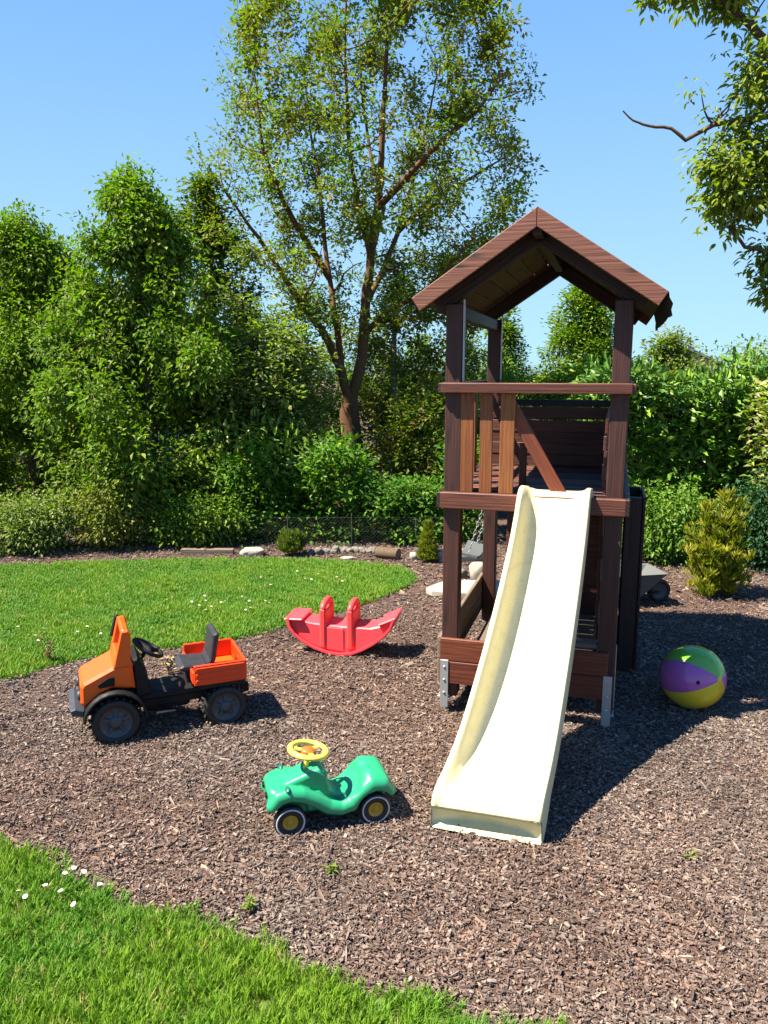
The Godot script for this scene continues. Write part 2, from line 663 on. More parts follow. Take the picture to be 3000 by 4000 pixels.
func build_tower() -> void:
	var t := thing("play_tower", "dark brown wooden play tower with gabled roof", "play tower", TOWER_AT, TOWER_TURN)
	# posts and their galvanised feet
	for px in [0.0, TW]:
		for pz in [0.0, -TD]:
			box_part("post", Vector3(px, 1.17, pz), Vector3(0.09, 2.14, 0.09), M.wood_post, t, 0.006)
	for px in [[-0.022, 0.0485, 0.0], [TW + 0.012, 0.0485, 0.0], [0.0, -TD - 0.0485, 1.0], [TW, -TD - 0.0485, 1.0]]:
		var st := new_st()
		add_box(st, Vector3(0, 0.182, 0), Vector3(0.045, 0.276, 0.005), 0.0015)
		add_box(st, Vector3(0, 0.098, -0.05 if px[2] == 0.0 else 0.05), Vector3(0.08, 0.006, 0.085), 0.001)
		add_box(st, Vector3(0, 0.03, -0.05 if px[2] == 0.0 else 0.05), Vector3(0.02, 0.13, 0.02), 0.001)
		var o := part(st, "post_foot", M.zinc, t)
		o.position = Vector3(px[0], 0.0, px[1] + (0.025 if px[2] == 0.0 else 0.0))
		for k in 3:
			var sb := new_st()
			lathe(sb, [[0.0001, 0.006], [0.006, 0.005], [0.008, 0.0]], 8, Transform3D(Basis(Vector3.RIGHT, PI / 2), Vector3(0, 0.13 + 0.075 * k, 0.003 if px[2] == 0.0 else -0.003)))
			part(sb, "bolt", M.zinc, o)
	var sr := new_st()
	add_box(sr, Vector3(0, 0.23, 0), Vector3(0.005, 0.34, 0.05), 0.0015)
	var fo := part(sr, "post_foot", M.zinc, t)
	fo.position = Vector3(TW + 0.0485, 0.06, -0.02)
	# platform
	box_part("floor_beam", Vector3(TW / 2, 1.2185, 0.0675), Vector3(TW + 0.115, 0.087, 0.045), M.wood_red, t)
	box_part("floor_beam", Vector3(TW / 2, 1.2185, -TD - 0.0675), Vector3(TW + 0.115, 0.087, 0.045), M.wood_dark, t)
	for s in [-0.0605, TW + 0.0605]:
		box_part("floor_beam", Vector3(s, 1.2185, -TD / 2), Vector3(0.03, 0.087, TD + 0.176), M.wood_dark, t)
	var nfl := 13
	for i in nfl:
		var z := -0.047 - (TD - 0.094) * (i + 0.5) / nfl
		box_part("floor_plank", Vector3(TW / 2, 1.249, z), Vector3(TW + 0.088, 0.022, (TD - 0.094) / nfl - 0.008), M.wood_red if i % 3 else M.wood_dark, t, 0.003)
	# rails
	box_part("rail", Vector3(TW / 2, 1.811, 0.068), Vector3(TW + 0.118, 0.052, 0.044), M.wood_red, t)
	for s in [-0.0605, TW + 0.0605]:
		box_part("rail", Vector3(s, 1.809, -TD / 2 - 0.01), Vector3(0.03, 0.052, TD + 0.18), M.wood_red if s > 0 else M.wood_dark, t)
	box_part("rail", Vector3(TW / 2, 1.679, -TD - 0.0605), Vector3(TW + 0.05, 0.045, 0.03), M.wood_dark, t)
	# three upright slats beside the slide, slats of the open side
	for s in [[0.074, 0.071], [0.176, 0.066], [0.286, 0.075]]:
		box_part("slat", Vector3(s[0], 1.523, 0.033), Vector3(s[1], 0.525, 0.02), M.wood_orange, t, 0.003, Basis(Vector3.BACK, rng.randf_range(-0.008, 0.008)))
	for i in 4:
		box_part("slat", Vector3(-0.034, 1.52, -0.26 - 0.29 * i), Vector3(0.018, 0.53, 0.072), M.wood_orange, t, 0.003)
	# slanting brace behind the slats
	var b0 := Vector3(0.565, 1.265, 0.008)
	var b1 := Vector3(0.255, 1.79, 0.008)
	box_part("brace", (b0 + b1) / 2.0, Vector3(b0.distance_to(b1) + 0.02, 0.068, 0.026), M.wood_orange_red, t, 0.003, Basis(Vector3.BACK, (b0 - b1).signed_angle_to(Vector3.RIGHT, Vector3.FORWARD)))
	box_part("cleat", Vector3(0.335, 1.38, -0.3), Vector3(0.04, 0.24, 0.03), M.wood_red, t)
	# walls of boards
	for i in 5:
		var y := 1.297 + 0.0765 * i + (0.012 if i == 4 else 0.0)
		box_part("wall_board", Vector3(TW / 2, y, -TD + 0.056 + 0.005 * (i % 2)), Vector3(TW - 0.004, 0.0785, 0.018), M.wood_wall, t, 0.003)
		box_part("wall_board", Vector3(TW - 0.056 - 0.005 * (i % 2), y, -TD / 2), Vector3(0.018, 0.0785, TD - 0.15), M.wood_wall, t, 0.003)
	for i in 8:
		var y := 0.245 + 0.122 * i
		box_part("wall_board", Vector3(TW / 2 + 0.06, y, -TD + 0.056 + 0.005 * (i % 2)), Vector3(TW - 0.13, 0.125, 0.018), M.wood_wall, t, 0.003)
		box_part("wall_board", Vector3(TW - 0.056 - 0.005 * (i % 2), y, -TD / 2), Vector3(0.018, 0.125, TD - 0.15), M.wood_wall, t, 0.003)
	# skirt boards round the foot
	for i in 2:
		var y := 0.247 + 0.1315 * i
		box_part("skirt_board", Vector3(TW / 2 - 0.02, y, 0.0575), Vector3(TW + 0.06, 0.129, 0.024), M.wood_orange_red, t)
		box_part("skirt_board", Vector3(-0.0575, y, -TD / 2), Vector3(0.024, 0.129, TD + 0.088), M.wood_grey, t)
	var sd := new_st()
	add_box(sd, Vector3(TW / 2, 0.20, -TD / 2), Vector3(TW - 0.094, 0.05, TD - 0.15), 0.01)
	part(sd, "sand", M.sand, t)
	var co := new_st()
	extrude(co, [Vector2(-0.15, 0), Vector2(0.03, 0), Vector2(0.03, 0.2)], -0.011, 0.011, 0.003, Transform3D(Basis(Vector3.RIGHT, -PI / 2), Vector3.ZERO))
	var seat := part(co, "corner_seat", M.wood_grey, t)
	seat.position = Vector3(TW - 0.075, 0.456, 0.02)
	# pale metal strips along the left posts
	for z in [0.03, -TD + 0.03]:
		box_part("metal_strip", Vector3(0.0485, 2.05, z), Vector3(0.006, 0.42, 0.03), M.zinc, t, 0.001)
	# roof
	var half := 0.61
	var ridge := 2.662
	var eave := 2.257
	var sl := atan2(ridge - eave, half)
	var len := Vector2(half, ridge - eave).length()
	for s in [-1.0, 1.0]:
		var b := Basis(Vector3.BACK, -s * sl)
		var nrm := Vector3(s * sin(sl), cos(sl), 0)
		var mid := Vector3(TW / 2 + s * half / 2, (ridge + eave) / 2, 0)
		# gable boards, mitred at the ridge
		for z in [0.19, -TD - 0.1]:
			var gb := new_st()
			var d := 0.076 / cos(sl)
			extrude(gb, [Vector2(0, 0), Vector2(s * half, -(ridge - eave)), Vector2(s * (half - 0.042), -(ridge - eave) - 0.0633), Vector2(0, -d)], -0.011, 0.011, 0.003)
			var g := part(gb, "gable_board", M.wood_fascia, t)
			g.position = Vector3(TW / 2 + s * 0.0008, ridge, z)
		# rafters over the posts
		for z in [0.0, -TD]:
			box_part("rafter", mid - nrm * 0.062 + Vector3(-s * 0.035, 0.0, z), Vector3(len - 0.06, 0.075, 0.05), M.wood_dark, t, 0.004, b)
		# roof boards running front to back, seen from below
		var nb := 7
		for i in nb:
			var f := (i + 0.5) / nb
			var c := Vector3(TW / 2 + s * half * f, lerpf(ridge, eave, f), -TD / 2 + 0.045) - nrm * 0.014
			box_part("roof_board", c, Vector3(len / nb - 0.003, 0.018, TD + 0.265), M.wood_roof, t, 0.002, b)
		# felt laid over the boards; on the sunny side of the tower it stays put, on the other it hangs past the eave
		var fs := new_st()
		var rings := []
		var nz := noise(3.0, 11 if s < 0 else 12, 3)
		for k in 15:
			var z := 0.175 - (TD + 0.26) * k / 14.0
			var ring := []
			var hang := (0.012 if s < 0 else 0.105 + 0.016 * nz.get_noise_1d(z * 4.0))
			for q in 9:
				var f := q / 8.0
				ring.append(Vector3(TW / 2 + s * half * f, lerpf(ridge, eave, f), z) + nrm * 0.003)
			var e: Vector3 = ring[-1]
			for q in 4:
				var w := (q + 1) / 4.0
				ring.append(e + Vector3(s * (0.018 * sin(w * 1.5) + 0.012 * nz.get_noise_2d(z * 9.0, w * 2.0)), -hang * w, 0))
			rings.append(ring)
		loft(fs, rings, false, false, s < 0)
		part(fs, "roofing_felt", M.felt, t)
	box_part("ridge_beam", Vector3(TW / 2, ridge - 0.085, -TD / 2 + 0.045), Vector3(0.05, 0.075, TD + 0.25), M.wood_dark, t)
	for s in [0.0, TW]:
		box_part("wall_plate", Vector3(s, 2.2, -TD / 2), Vector3(0.05, 0.07, TD - 0.1), M.wood_dark, t)
	# climbing wall on the far side: two uprights, boards across
	for z in [-0.88, -TD + 0.03]:
		box_part("climbing_upright", Vector3(0.958, 0.56, z), Vector3(0.1, 1.14, 0.05), M.wood_dark, t)
	for i in 8:
		box_part("climbing_board", Vector3(1.0185, 0.09 + 0.14 * i, -1.11), Vector3(0.018, 0.132, 0.52), M.wood_dark, t, 0.003)
	for z in [-0.88, -TD + 0.03]:
		box_part("spacer", Vector3(0.896, 1.08, z), Vector3(0.022, 0.06, 0.04), M.wood_dark, t)

func build_slide() -> void:
	var t := thing("slide", "cream plastic wave slide leaning on the play tower", "slide", TOWER_AT, TOWER_TURN)
	# rim height along the run: z, y of the bed, height of the side walls above it
	var keys := [[-0.04, 1.278, 0.014], [0.05, 1.277, 0.034], [0.1, 1.24, 0.09], [0.14, 1.13, 0.115], [0.2, 1.005, 0.125], [0.29, 0.865, 0.13], [0.395, 0.722, 0.135], [0.51, 0.582, 0.137], [0.625, 0.458, 0.135], [0.745, 0.345, 0.125], [0.86, 0.255, 0.108], [0.965, 0.197, 0.09], [1.05, 0.168, 0.07], [1.115, 0.157, 0.052], [1.158, 0.154, 0.036], [1.184, 0.146, 0.024], [1.2, 0.13, 0.012], [1.206, 0.116, 0.006]]
	var prof := []
	for i in keys.size() - 1:
		for k in 4:
			var f := k / 4.0
			var p0: Array = keys[maxi(i - 1, 0)]; var p1: Array = keys[i]; var p2: Array = keys[i + 1]; var p3: Array = keys[mini(i + 2, keys.size() - 1)]
			var e := []
			for c in 3: e.append(cubic_interpolate(p1[c], p2[c], p0[c], p3[c], f))
			prof.append(e)
	prof.append(keys[-1])
	var rings := []
	for i in prof.size():
		var z: float = prof[i][0]
		var y: float = prof[i][1]
		var f := clampf(z / 1.2, 0.0, 1.0)
		var cx := lerpf(0.556, 0.392, f)
		var hw := lerpf(0.176, 0.228, f)
		var w: float = prof[i][2]
		var a: Array = prof[maxi(i - 1, 0)]
		var b: Array = prof[mini(i + 1, prof.size() - 1)]
		var nrm := Vector2(-(b[1] - a[1]), b[0] - a[0]).normalized() # (z, y) outward from the bed
		if nrm.y < 0.0: nrm = Vector2(nrm.x, maxf(nrm.y, 0.0))
		var skirt := lerpf(0.045, 0.05, f)
		var deep := smoothstep(0.82, 1.0, f) # the sides reach the ground at the foot
		var P := func(x: float, up: float) -> Vector3:
			return Vector3(cx + x, y + nrm.y * up, z + nrm.x * up)
		var low := func(x: float) -> Vector3:
			var q: Vector3 = P.call(x, -skirt)
			return q.lerp(Vector3(cx + x * 1.01, 0.012, maxf(q.z, z)), deep)
		var dip := 0.006 * smoothstep(0.1, 0.3, f) * (1.0 - f)
		var ring := [low.call(-hw - 0.002), P.call(-hw, w * 0.5 - 0.01), P.call(-hw + 0.001, w - 0.008), P.call(-hw + 0.006, w), P.call(-hw + 0.02, w), P.call(-hw + 0.027, w - 0.006), P.call(-hw + 0.042, w * 0.55), P.call(-hw + 0.058, w * 0.18), P.call(-hw + 0.078, w * 0.02)]
		for k in 5: ring.append(P.call((hw - 0.078) * (-0.66 + 0.33 * k), -dip))
		for q in [[hw - 0.078, w * 0.02], [hw - 0.058, w * 0.18], [hw - 0.042, w * 0.55], [hw - 0.027, w - 0.006], [hw - 0.02, w], [hw - 0.006, w], [hw - 0.001, w - 0.008], [hw, w * 0.5 - 0.01]]: ring.append(P.call(q[0], q[1]))
		ring.append(low.call(hw + 0.002))
		rings.append(ring)
	var st := new_st()
	loft(st, rings, false, false, false)
	# underside, a little inside the skirts
	part(st, "chute", M.slide, t)
	var us := new_st()
	var ur := []
	for i in range(0, rings.size() - 1):
		var r: Array = rings[i]
		var ring := []
		for k in range(8, 15): ring.append(r[k] + Vector3(0, -0.012, -0.006))
		ur.append(ring)
	loft(us, ur, false, false, true)
	part(us, "underside", M.slide, t)
	# the turned-down end with its hollow front
	var fs := new_st()
	var fr := []
	for k in 9:
		var f := k / 8.0
		var x := lerpf(-0.226, 0.226, f)
		var hollow := 0.035 * pow(sin(f * PI), 0.6)
		fr.append([Vector3(0.392 + x, 0.118, 1.2065), Vector3(0.392 + x, 0.106, 1.206), Vector3(0.392 + x, 0.094, 1.2 - hollow * 0.5), Vector3(0.392 + x, 0.076, 1.193 - hollow), Vector3(0.392 + x, 0.05, 1.19 - hollow * 1.5), Vector3(0.392 + x, 0.03, 1.188 - hollow * 1.5), Vector3(0.392 + x, 0.022, 1.19 - hollow * 0.6), Vector3(0.392 + x, 0.014, 1.2 + hollow * 0.2)])
	loft(fs, fr, false, false, true)
	part(fs, "turned_down_end", M.slide, t)
	for s in [-1.0, 1.0]:
		var sb := new_st()
		lathe(sb, [[0.0001, 0.007], [0.009, 0.005], [0.012, 0.0]], 10, Transform3D(Basis(Vector3.BACK, 0), Vector3(0.556 + s * 0.1, 1.264, 0.0)))
		part(sb, "bolt", M.zinc, t)

# ---------------------------------------------------------------- toys
func wheel(parent: Node, c: Vector3, r: float, w: float, rim_mat: Material, lugs: bool, white_ring := false, rim := 0.66) -> void:
	var o := Node3D.new()
	o.name = "wheel"
	parent.add_child(o, true)
	o.position = c
	var X := Transform3D(Basis(Vector3.RIGHT, PI / 2), Vector3.ZERO)
	var st := new_st()
	var ri := r * rim
	lathe(st, [[ri, -w * 0.36], [ri + 0.004, -w * 0.46], [r * 0.86, -w * 0.5], [r * 0.96, -w * 0.42], [r, -w * 0.25], [r, w * 0.25], [r * 0.96, w * 0.42], [r * 0.86, w * 0.5], [ri + 0.004, w * 0.46], [ri, w * 0.36]], 36, X)
	if lugs:
		for i in 22:
			var a := TAU * i / 22.0
			for s in [-1.0, 1.0]:
				var b := Basis(Vector3.BACK, a + s * 0.07) * Basis(Vector3.UP, s * 0.5)
				add_box(st, Vector3(cos(a + s * 0.07) * r, sin(a + s * 0.07) * r, s * w * 0.22), Vector3(0.008, 0.01, w * 0.5), 0.001, b)
	part(st, "tyre", M.tyre, o)
	var rs := new_st()
	lathe(rs, [[ri + 0.001, -w * 0.40], [ri * 0.9, -w * 0.34], [ri * 0.72, -w * 0.22], [ri * 0.42, -w * 0.24], [ri * 0.38, -w * 0.42], [ri * 0.2, -w * 0.47], [0.0002, -w * 0.47]], 28, X)
	lathe(rs, [[ri + 0.001, w * 0.40], [ri * 0.8, w * 0.3], [0.0002, w * 0.3]], 24, X)
	if lugs: # five raised spokes
		for i in 5:
			var a := TAU * i / 5.0 + 0.3
			add_box(rs, Vector3(cos(a), sin(a), 0) * ri * 0.62 + Vector3(0, 0, -w * 0.27), Vector3(ri * 0.55, ri * 0.22, 0.012), 0.003, Basis(Vector3.BACK, a))
	part(rs, "rim", rim_mat, o)
	if white_ring:
		var ws := new_st()
		lathe(ws, [[r * 0.885, -w * 0.502], [r * 0.89, -w * 0.53], [r * 0.80, -w * 0.53], [r * 0.795, -w * 0.49]], 36, X)
		part(ws, "whitewall", M.white_rubber, o)

func build_truck() -> void:
	var t := thing("ride_on_truck", "orange and black pedal truck with tipper bed", "toy truck", Vector3(-0.935, 0.0, -4.166), 202.5)
	for w in [[0.552, 0.122], [-0.012, 0.114]]:
		for s in [-1.0, 1.0]: wheel(t, Vector3(w[0], w[1] - 0.004, s * 0.148), w[1], 0.085, M.rim_grey, true)
	var st := new_st()
	for s in [-1.0, 1.0]: add_box(st, Vector3(0.27, 0.165, s * 0.075), Vector3(0.86, 0.05, 0.03), 0.004)
	add_box(st, Vector3(0.27, 0.2, 0), Vector3(0.42, 0.045, 0.2), 0.01)
	add_box(st, Vector3(0.55, 0.122, 0), Vector3(0.03, 0.03, 0.24), 0.004)
	add_box(st, Vector3(-0.012, 0.114, 0), Vector3(0.03, 0.03, 0.24), 0.004)
	add_box(st, Vector3(0.28, 0.135, 0), Vector3(0.24, 0.07, 0.12), 0.012)
	part(st, "chassis", M.black, t)
	for s in [-1.0, 1.0]: # front mudguards
		var fs := new_st()
		var rings := []
		for i in 13:
			var a := deg_to_rad(8.0 + 172.0 * i / 12.0)
			var c := Vector3(0.552 + cos(a) * 0.147, 0.125 + sin(a) * 0.147, 0)
			var o := Vector3(cos(a), sin(a), 0)
			rings.append([c + Vector3(0, 0, s * 0.1), c + o * 0.012 + Vector3(0, 0, s * 0.1), c + o * 0.012 + Vector3(0, 0, s * 0.2), c + Vector3(0, 0, s * 0.2)])
		loft(fs, rings, true, true, s < 0)
		part(fs, "mudguard", M.black, t)
		var ps := new_st()
		add_box(ps, Vector3(0.3, 0.13, s * 0.15), Vector3(0.1, 0.018, 0.07), 0.004)
		tube(ps, [Vector3(0.3, 0.13, s * 0.08), Vector3(0.3, 0.13, s * 0.16)], [0.006], 6)
		part(ps, "pedal", M.black, t)
	# bonnet with a sloping top
	var hs := new_st()
	extrude(hs, [Vector2(0.70, 0.205), Vector2(0.715, 0.23), Vector2(0.712, 0.315), Vector2(0.698, 0.335), Vector2(0.55, 0.402), Vector2(0.455, 0.408), Vector2(0.445, 0.272), Vector2(0.50, 0.278), Vector2(0.555, 0.29), Vector2(0.62, 0.262), Vector2(0.67, 0.222)], -0.142, 0.142, 0.014)
	var hood := part(hs, "bonnet", M.orange, t)
	for s in [-1.0, 1.0]:
		var vs := new_st()
		extrude(vs, [Vector2(0.545, 0.305), Vector2(0.545, 0.352), Vector2(0.575, 0.35), Vector2(0.63, 0.318), Vector2(0.62, 0.3)], -0.003, 0.003, 0.001)
		part(vs, "vent", M.black, hood).position.z = s * 0.144
		var ls := new_st()
		lathe(ls, [[0.024, 0.0], [0.026, 0.008], [0.02, 0.014], [0.0002, 0.016]], 18, Transform3D(Basis(Vector3.BACK, -PI / 2), Vector3(0.7135, 0.262, s * 0.1)))
		part(ls, "headlight", M.rim_grey, hood)
	for i in 4:
		box_part("grille_bar", Vector3(0.7155, 0.245 + 0.018 * i, 0), Vector3(0.006, 0.009, 0.13), M.black, hood, 0.002)
	# windscreen frame leaning back
	var pill := Basis(Vector3.BACK, deg_to_rad(16.0))
	var wf := new_st()
	for s in [-1.0, 1.0]:
		extrude(wf, [Vector2(0.548, 0.395), Vector2(0.50, 0.585), Vector2(0.468, 0.588), Vector2(0.452, 0.57), Vector2(0.462, 0.43), Vector2(0.45, 0.395)], s * 0.128 - 0.016, s * 0.128 + 0.016, 0.005)
	add_box(wf, Vector3(0.482, 0.572, 0), Vector3(0.034, 0.034, 0.25), 0.006, pill)
	add_box(wf, Vector3(0.505, 0.418, 0), Vector3(0.07, 0.05, 0.25), 0.006, pill)
	part(wf, "windscreen_frame", M.orange, t)
	var es := new_st()
	add_box(es, Vector3(0.515, 0.53, 0.165), Vector3(0.022, 0.12, 0.03), 0.006, pill)
	tube(es, [Vector3(0.505, 0.5, 0.14), Vector3(0.515, 0.5, 0.165)], [0.006], 6)
	part(es, "mirror", M.black, t)
	# dashboard, steering column and wheel
	var ds := new_st()
	extrude(ds, [Vector2(0.444, 0.2), Vector2(0.452, 0.42), Vector2(0.425, 0.425), Vector2(0.385, 0.36), Vector2(0.36, 0.22)], -0.115, 0.115, 0.01)
	part(ds, "dashboard", M.black, t)
	var ss := new_st()
	tube(ss, [Vector3(0.43, 0.34, 0), Vector3(0.365, 0.428, 0)], [0.012, 0.012], 8)
	var sw := Transform3D(Basis(Vector3.BACK, deg_to_rad(33.0)), Vector3(0.36, 0.435, 0))
	var ring := []
	for i in 25:
		var a := TAU * i / 24.0
		ring.append(sw * Vector3(cos(a) * 0.082, 0, sin(a) * 0.095))
	tube(ss, ring, [0.011], 8, false)
	for i in 3:
		var a := TAU * i / 3.0 + 0.5
		tube(ss, [sw * Vector3(0, -0.008, 0), sw * Vector3(cos(a) * 0.08, 0, sin(a) * 0.093)], [0.022, 0.01], 6)
	part(ss, "steering_wheel", M.black, t)
	# seat
	var cs := new_st()
	extrude(cs, [Vector2(0.07, 0.30), Vector2(0.205, 0.312), Vector2(0.215, 0.33), Vector2(0.19, 0.342), Vector2(0.07, 0.333)], -0.1, 0.1, 0.008)
	extrude(cs, [Vector2(0.075, 0.31), Vector2(0.05, 0.36), Vector2(0.028, 0.495), Vector2(0.006, 0.502), Vector2(-0.006, 0.49), Vector2(0.018, 0.35), Vector2(0.045, 0.305)], -0.1, 0.1, 0.008)
	part(cs, "seat", M.seat_grey, t)
	var sp := new_st()
	add_box(sp, Vector3(0.13, 0.26, 0), Vector3(0.08, 0.1, 0.09), 0.006)
	part(sp, "seat_post", M.black, t)
	# tipper bed: floor and four ribbed walls
	var bed := Node3D.new()
	bed.name = "tipper_bed"
	t.add_child(bed, true)
	bed.position = Vector3(0.012, 0.252, 0)
	box_part("bed_floor", Vector3(0, 0.008, 0), Vector3(0.262, 0.014, 0.352), M.orange, bed)
	for s in [-1.0, 1.0]:
		var bs := new_st()
		add_box(bs, Vector3(0, 0.057, 0), Vector3(0.278, 0.112, 0.014), 0.004)
		for k in 3: add_box(bs, Vector3(0, 0.025 + 0.033 * k, s * 0.008), Vector3(0.262, 0.02, 0.008), 0.003)
		part(bs, "side_wall", M.orange_red, bed).position.z = s * 0.184
	box_part("tailboard", Vector3(-0.1385, 0.057, 0), Vector3(0.014, 0.104, 0.352), M.orange_red, bed)
	box_part("front_wall", Vector3(0.1385, 0.04, 0), Vector3(0.014, 0.066, 0.352), M.orange_red, bed)
	var ub := new_st()
	add_box(ub, Vector3(-0.0, 0.237, 0), Vector3(0.25, 0.028, 0.36), 0.006)
	part(ub, "bed_frame", M.black, t)
	# bumper
	var bp := new_st()
	extrude(bp, [Vector2(0.70, 0.158), Vector2(0.76, 0.172), Vector2(0.768, 0.205), Vector2(0.742, 0.212), Vector2(0.70, 0.195)], -0.15, 0.15, 0.006)
	part(bp, "bumper", M.rim_grey, t)

func build_car() -> void:
	var t := thing("ride_on_car", "green push-along toy car with yellow steering wheel", "toy car", Vector3(-0.0655, 0.0, -3.174), 196.1)
	var path := [[0.432, 0.135, 0.028], [0.405, 0.168, 0.03], [0.362, 0.178, 0.031], [0.31, 0.168, 0.031], [0.255, 0.138, 0.031], [0.2, 0.098, 0.031], [0.145, 0.084, 0.031], [0.095, 0.098, 0.033], [0.055, 0.14, 0.035], [0.01, 0.172, 0.036], [-0.035, 0.166, 0.034], [-0.066, 0.132, 0.028]]
	var tilt := Transform3D(Basis(Vector3.BACK, deg_to_rad(-19.0)), Vector3(0.315, 0.188, 0)).affine_inverse()
	var f := func(p: Vector3) -> float:
		var z := absf(p.z)
		var q := Vector3(p.x, p.y, z)
		var waist := 0.072 - 0.016 * exp(-pow((p.x - 0.15) / 0.06, 2.0))
		var d := rbox(q, Vector3(0.17, 0.118, 0), Vector3(0.225, 0.052, waist), 0.03)
		d = smin(d, rbox(tilt * q, Vector3.ZERO, Vector3(0.118, 0.04, 0.062), 0.02), 0.01)
		d = smin(d, rbox(q, Vector3(0.215, 0.195, 0), Vector3(0.032, 0.045, 0.062), 0.018), 0.008)
		var w := 1.0
		for i in path.size() - 1:
			var a: Array = path[i]; var b: Array = path[i + 1]
			if absf(p.x - a[0]) < 0.12:
				w = minf(w, capsule(q, Vector3(a[0], a[1], 0.088), Vector3(b[0], b[1], 0.088), a[2], b[2]))
		d = smin(d, w, 0.009)
		d = smin(d, rbox(q, Vector3(0.408, 0.152, 0), Vector3(0.042, 0.05, 0.088), 0.026), 0.01)
		# back rest: two humps
		d = smin(d, (q - Vector3(0.008, 0.17, 0.05)).length() - 0.046, 0.022)
		d = smin(d, rbox(q, Vector3(-0.012, 0.165, 0), Vector3(0.055, 0.052, 0.09), 0.04), 0.025)
		# hollow of the seat
		d = -smin(-d, rbox(Vector3(p.x, p.y, 0), Vector3(0.128, 0.26, 0), Vector3(0.066, 0.122, 0.3), 0.05), 0.012)
		# wheel arches
		var wa := minf(Vector2(p.x - 0.365, p.y - 0.066).length(), Vector2(p.x, p.y - 0.066).length()) - 0.084
		d = maxf(d, -maxf(wa, 0.052 - z))
		return maxf(d, 0.046 - p.y)
	put(sdf_mesh(f, Vector3(-0.12, 0.03, -0.14), Vector3(0.48, 0.27, 0.14), 0.0052), "body", M.green, t)
	for w in [0.365, 0.0]:
		for s in [-1.0, 1.0]: wheel(t, Vector3(w, 0.064, s * 0.097), 0.068, 0.036, M.yellow_hub, false, true, 0.46)
	var ax := new_st()
	for w in [0.365, 0.0]: tube(ax, [Vector3(w, 0.064, -0.09), Vector3(w, 0.064, 0.09)], [0.006], 8)
	part(ax, "axle", M.zinc, t)
	# steering wheel: broad dished ring, spokes and horn button
	var sw := Transform3D(Basis(Vector3.BACK, deg_to_rad(9.0)), Vector3(0.266, 0.316, 0))
	var ring := new_st()
	lathe(ring, [[0.064, 0.004], [0.068, 0.012], [0.08, 0.014], [0.09, 0.006], [0.09, -0.004], [0.08, -0.008], [0.068, -0.004], [0.064, 0.004]], 36, sw)
	for i in 3:
		var a := TAU * i / 3.0 + 0.35
		add_box(ring, sw * (Vector3(cos(a), -0.006, sin(a)) * 0.045), Vector3(0.055, 0.008, 0.02), 0.002, sw.basis * Basis(Vector3.UP, -a))
	var swp := part(ring, "steering_wheel", M.yellow, t)
	var hb := new_st()
	lathe(hb, [[0.03, -0.012], [0.033, 0.0], [0.028, 0.008], [0.0002, 0.011]], 22, sw)
	part(hb, "horn_button", M.amber, swp)
	var cl := new_st()
	tube(cl, [Vector3(0.283, 0.2, 0), Vector3(0.268, 0.308, 0)], [0.013, 0.01], 12)
	part(cl, "steering_column", M.yellow, t)
	for s in [-1.0, 1.0]:
		var hl := new_st()
		lathe(hl, [[0.015, 0.0], [0.0145, 0.004], [0.0002, 0.006]], 16, Transform3D(Basis(Vector3.BACK, deg_to_rad(-35.0)).scaled_local(Vector3(0.75, 1, 1.5)), Vector3(0.372, 0.2065, s * 0.098)))
		part(hl, "headlight", M.dark_green, t)
		box_part("bumper_pad", Vector3(0.452, 0.165, s * 0.045), Vector3(0.014, 0.02, 0.03), M.black, t, 0.004)

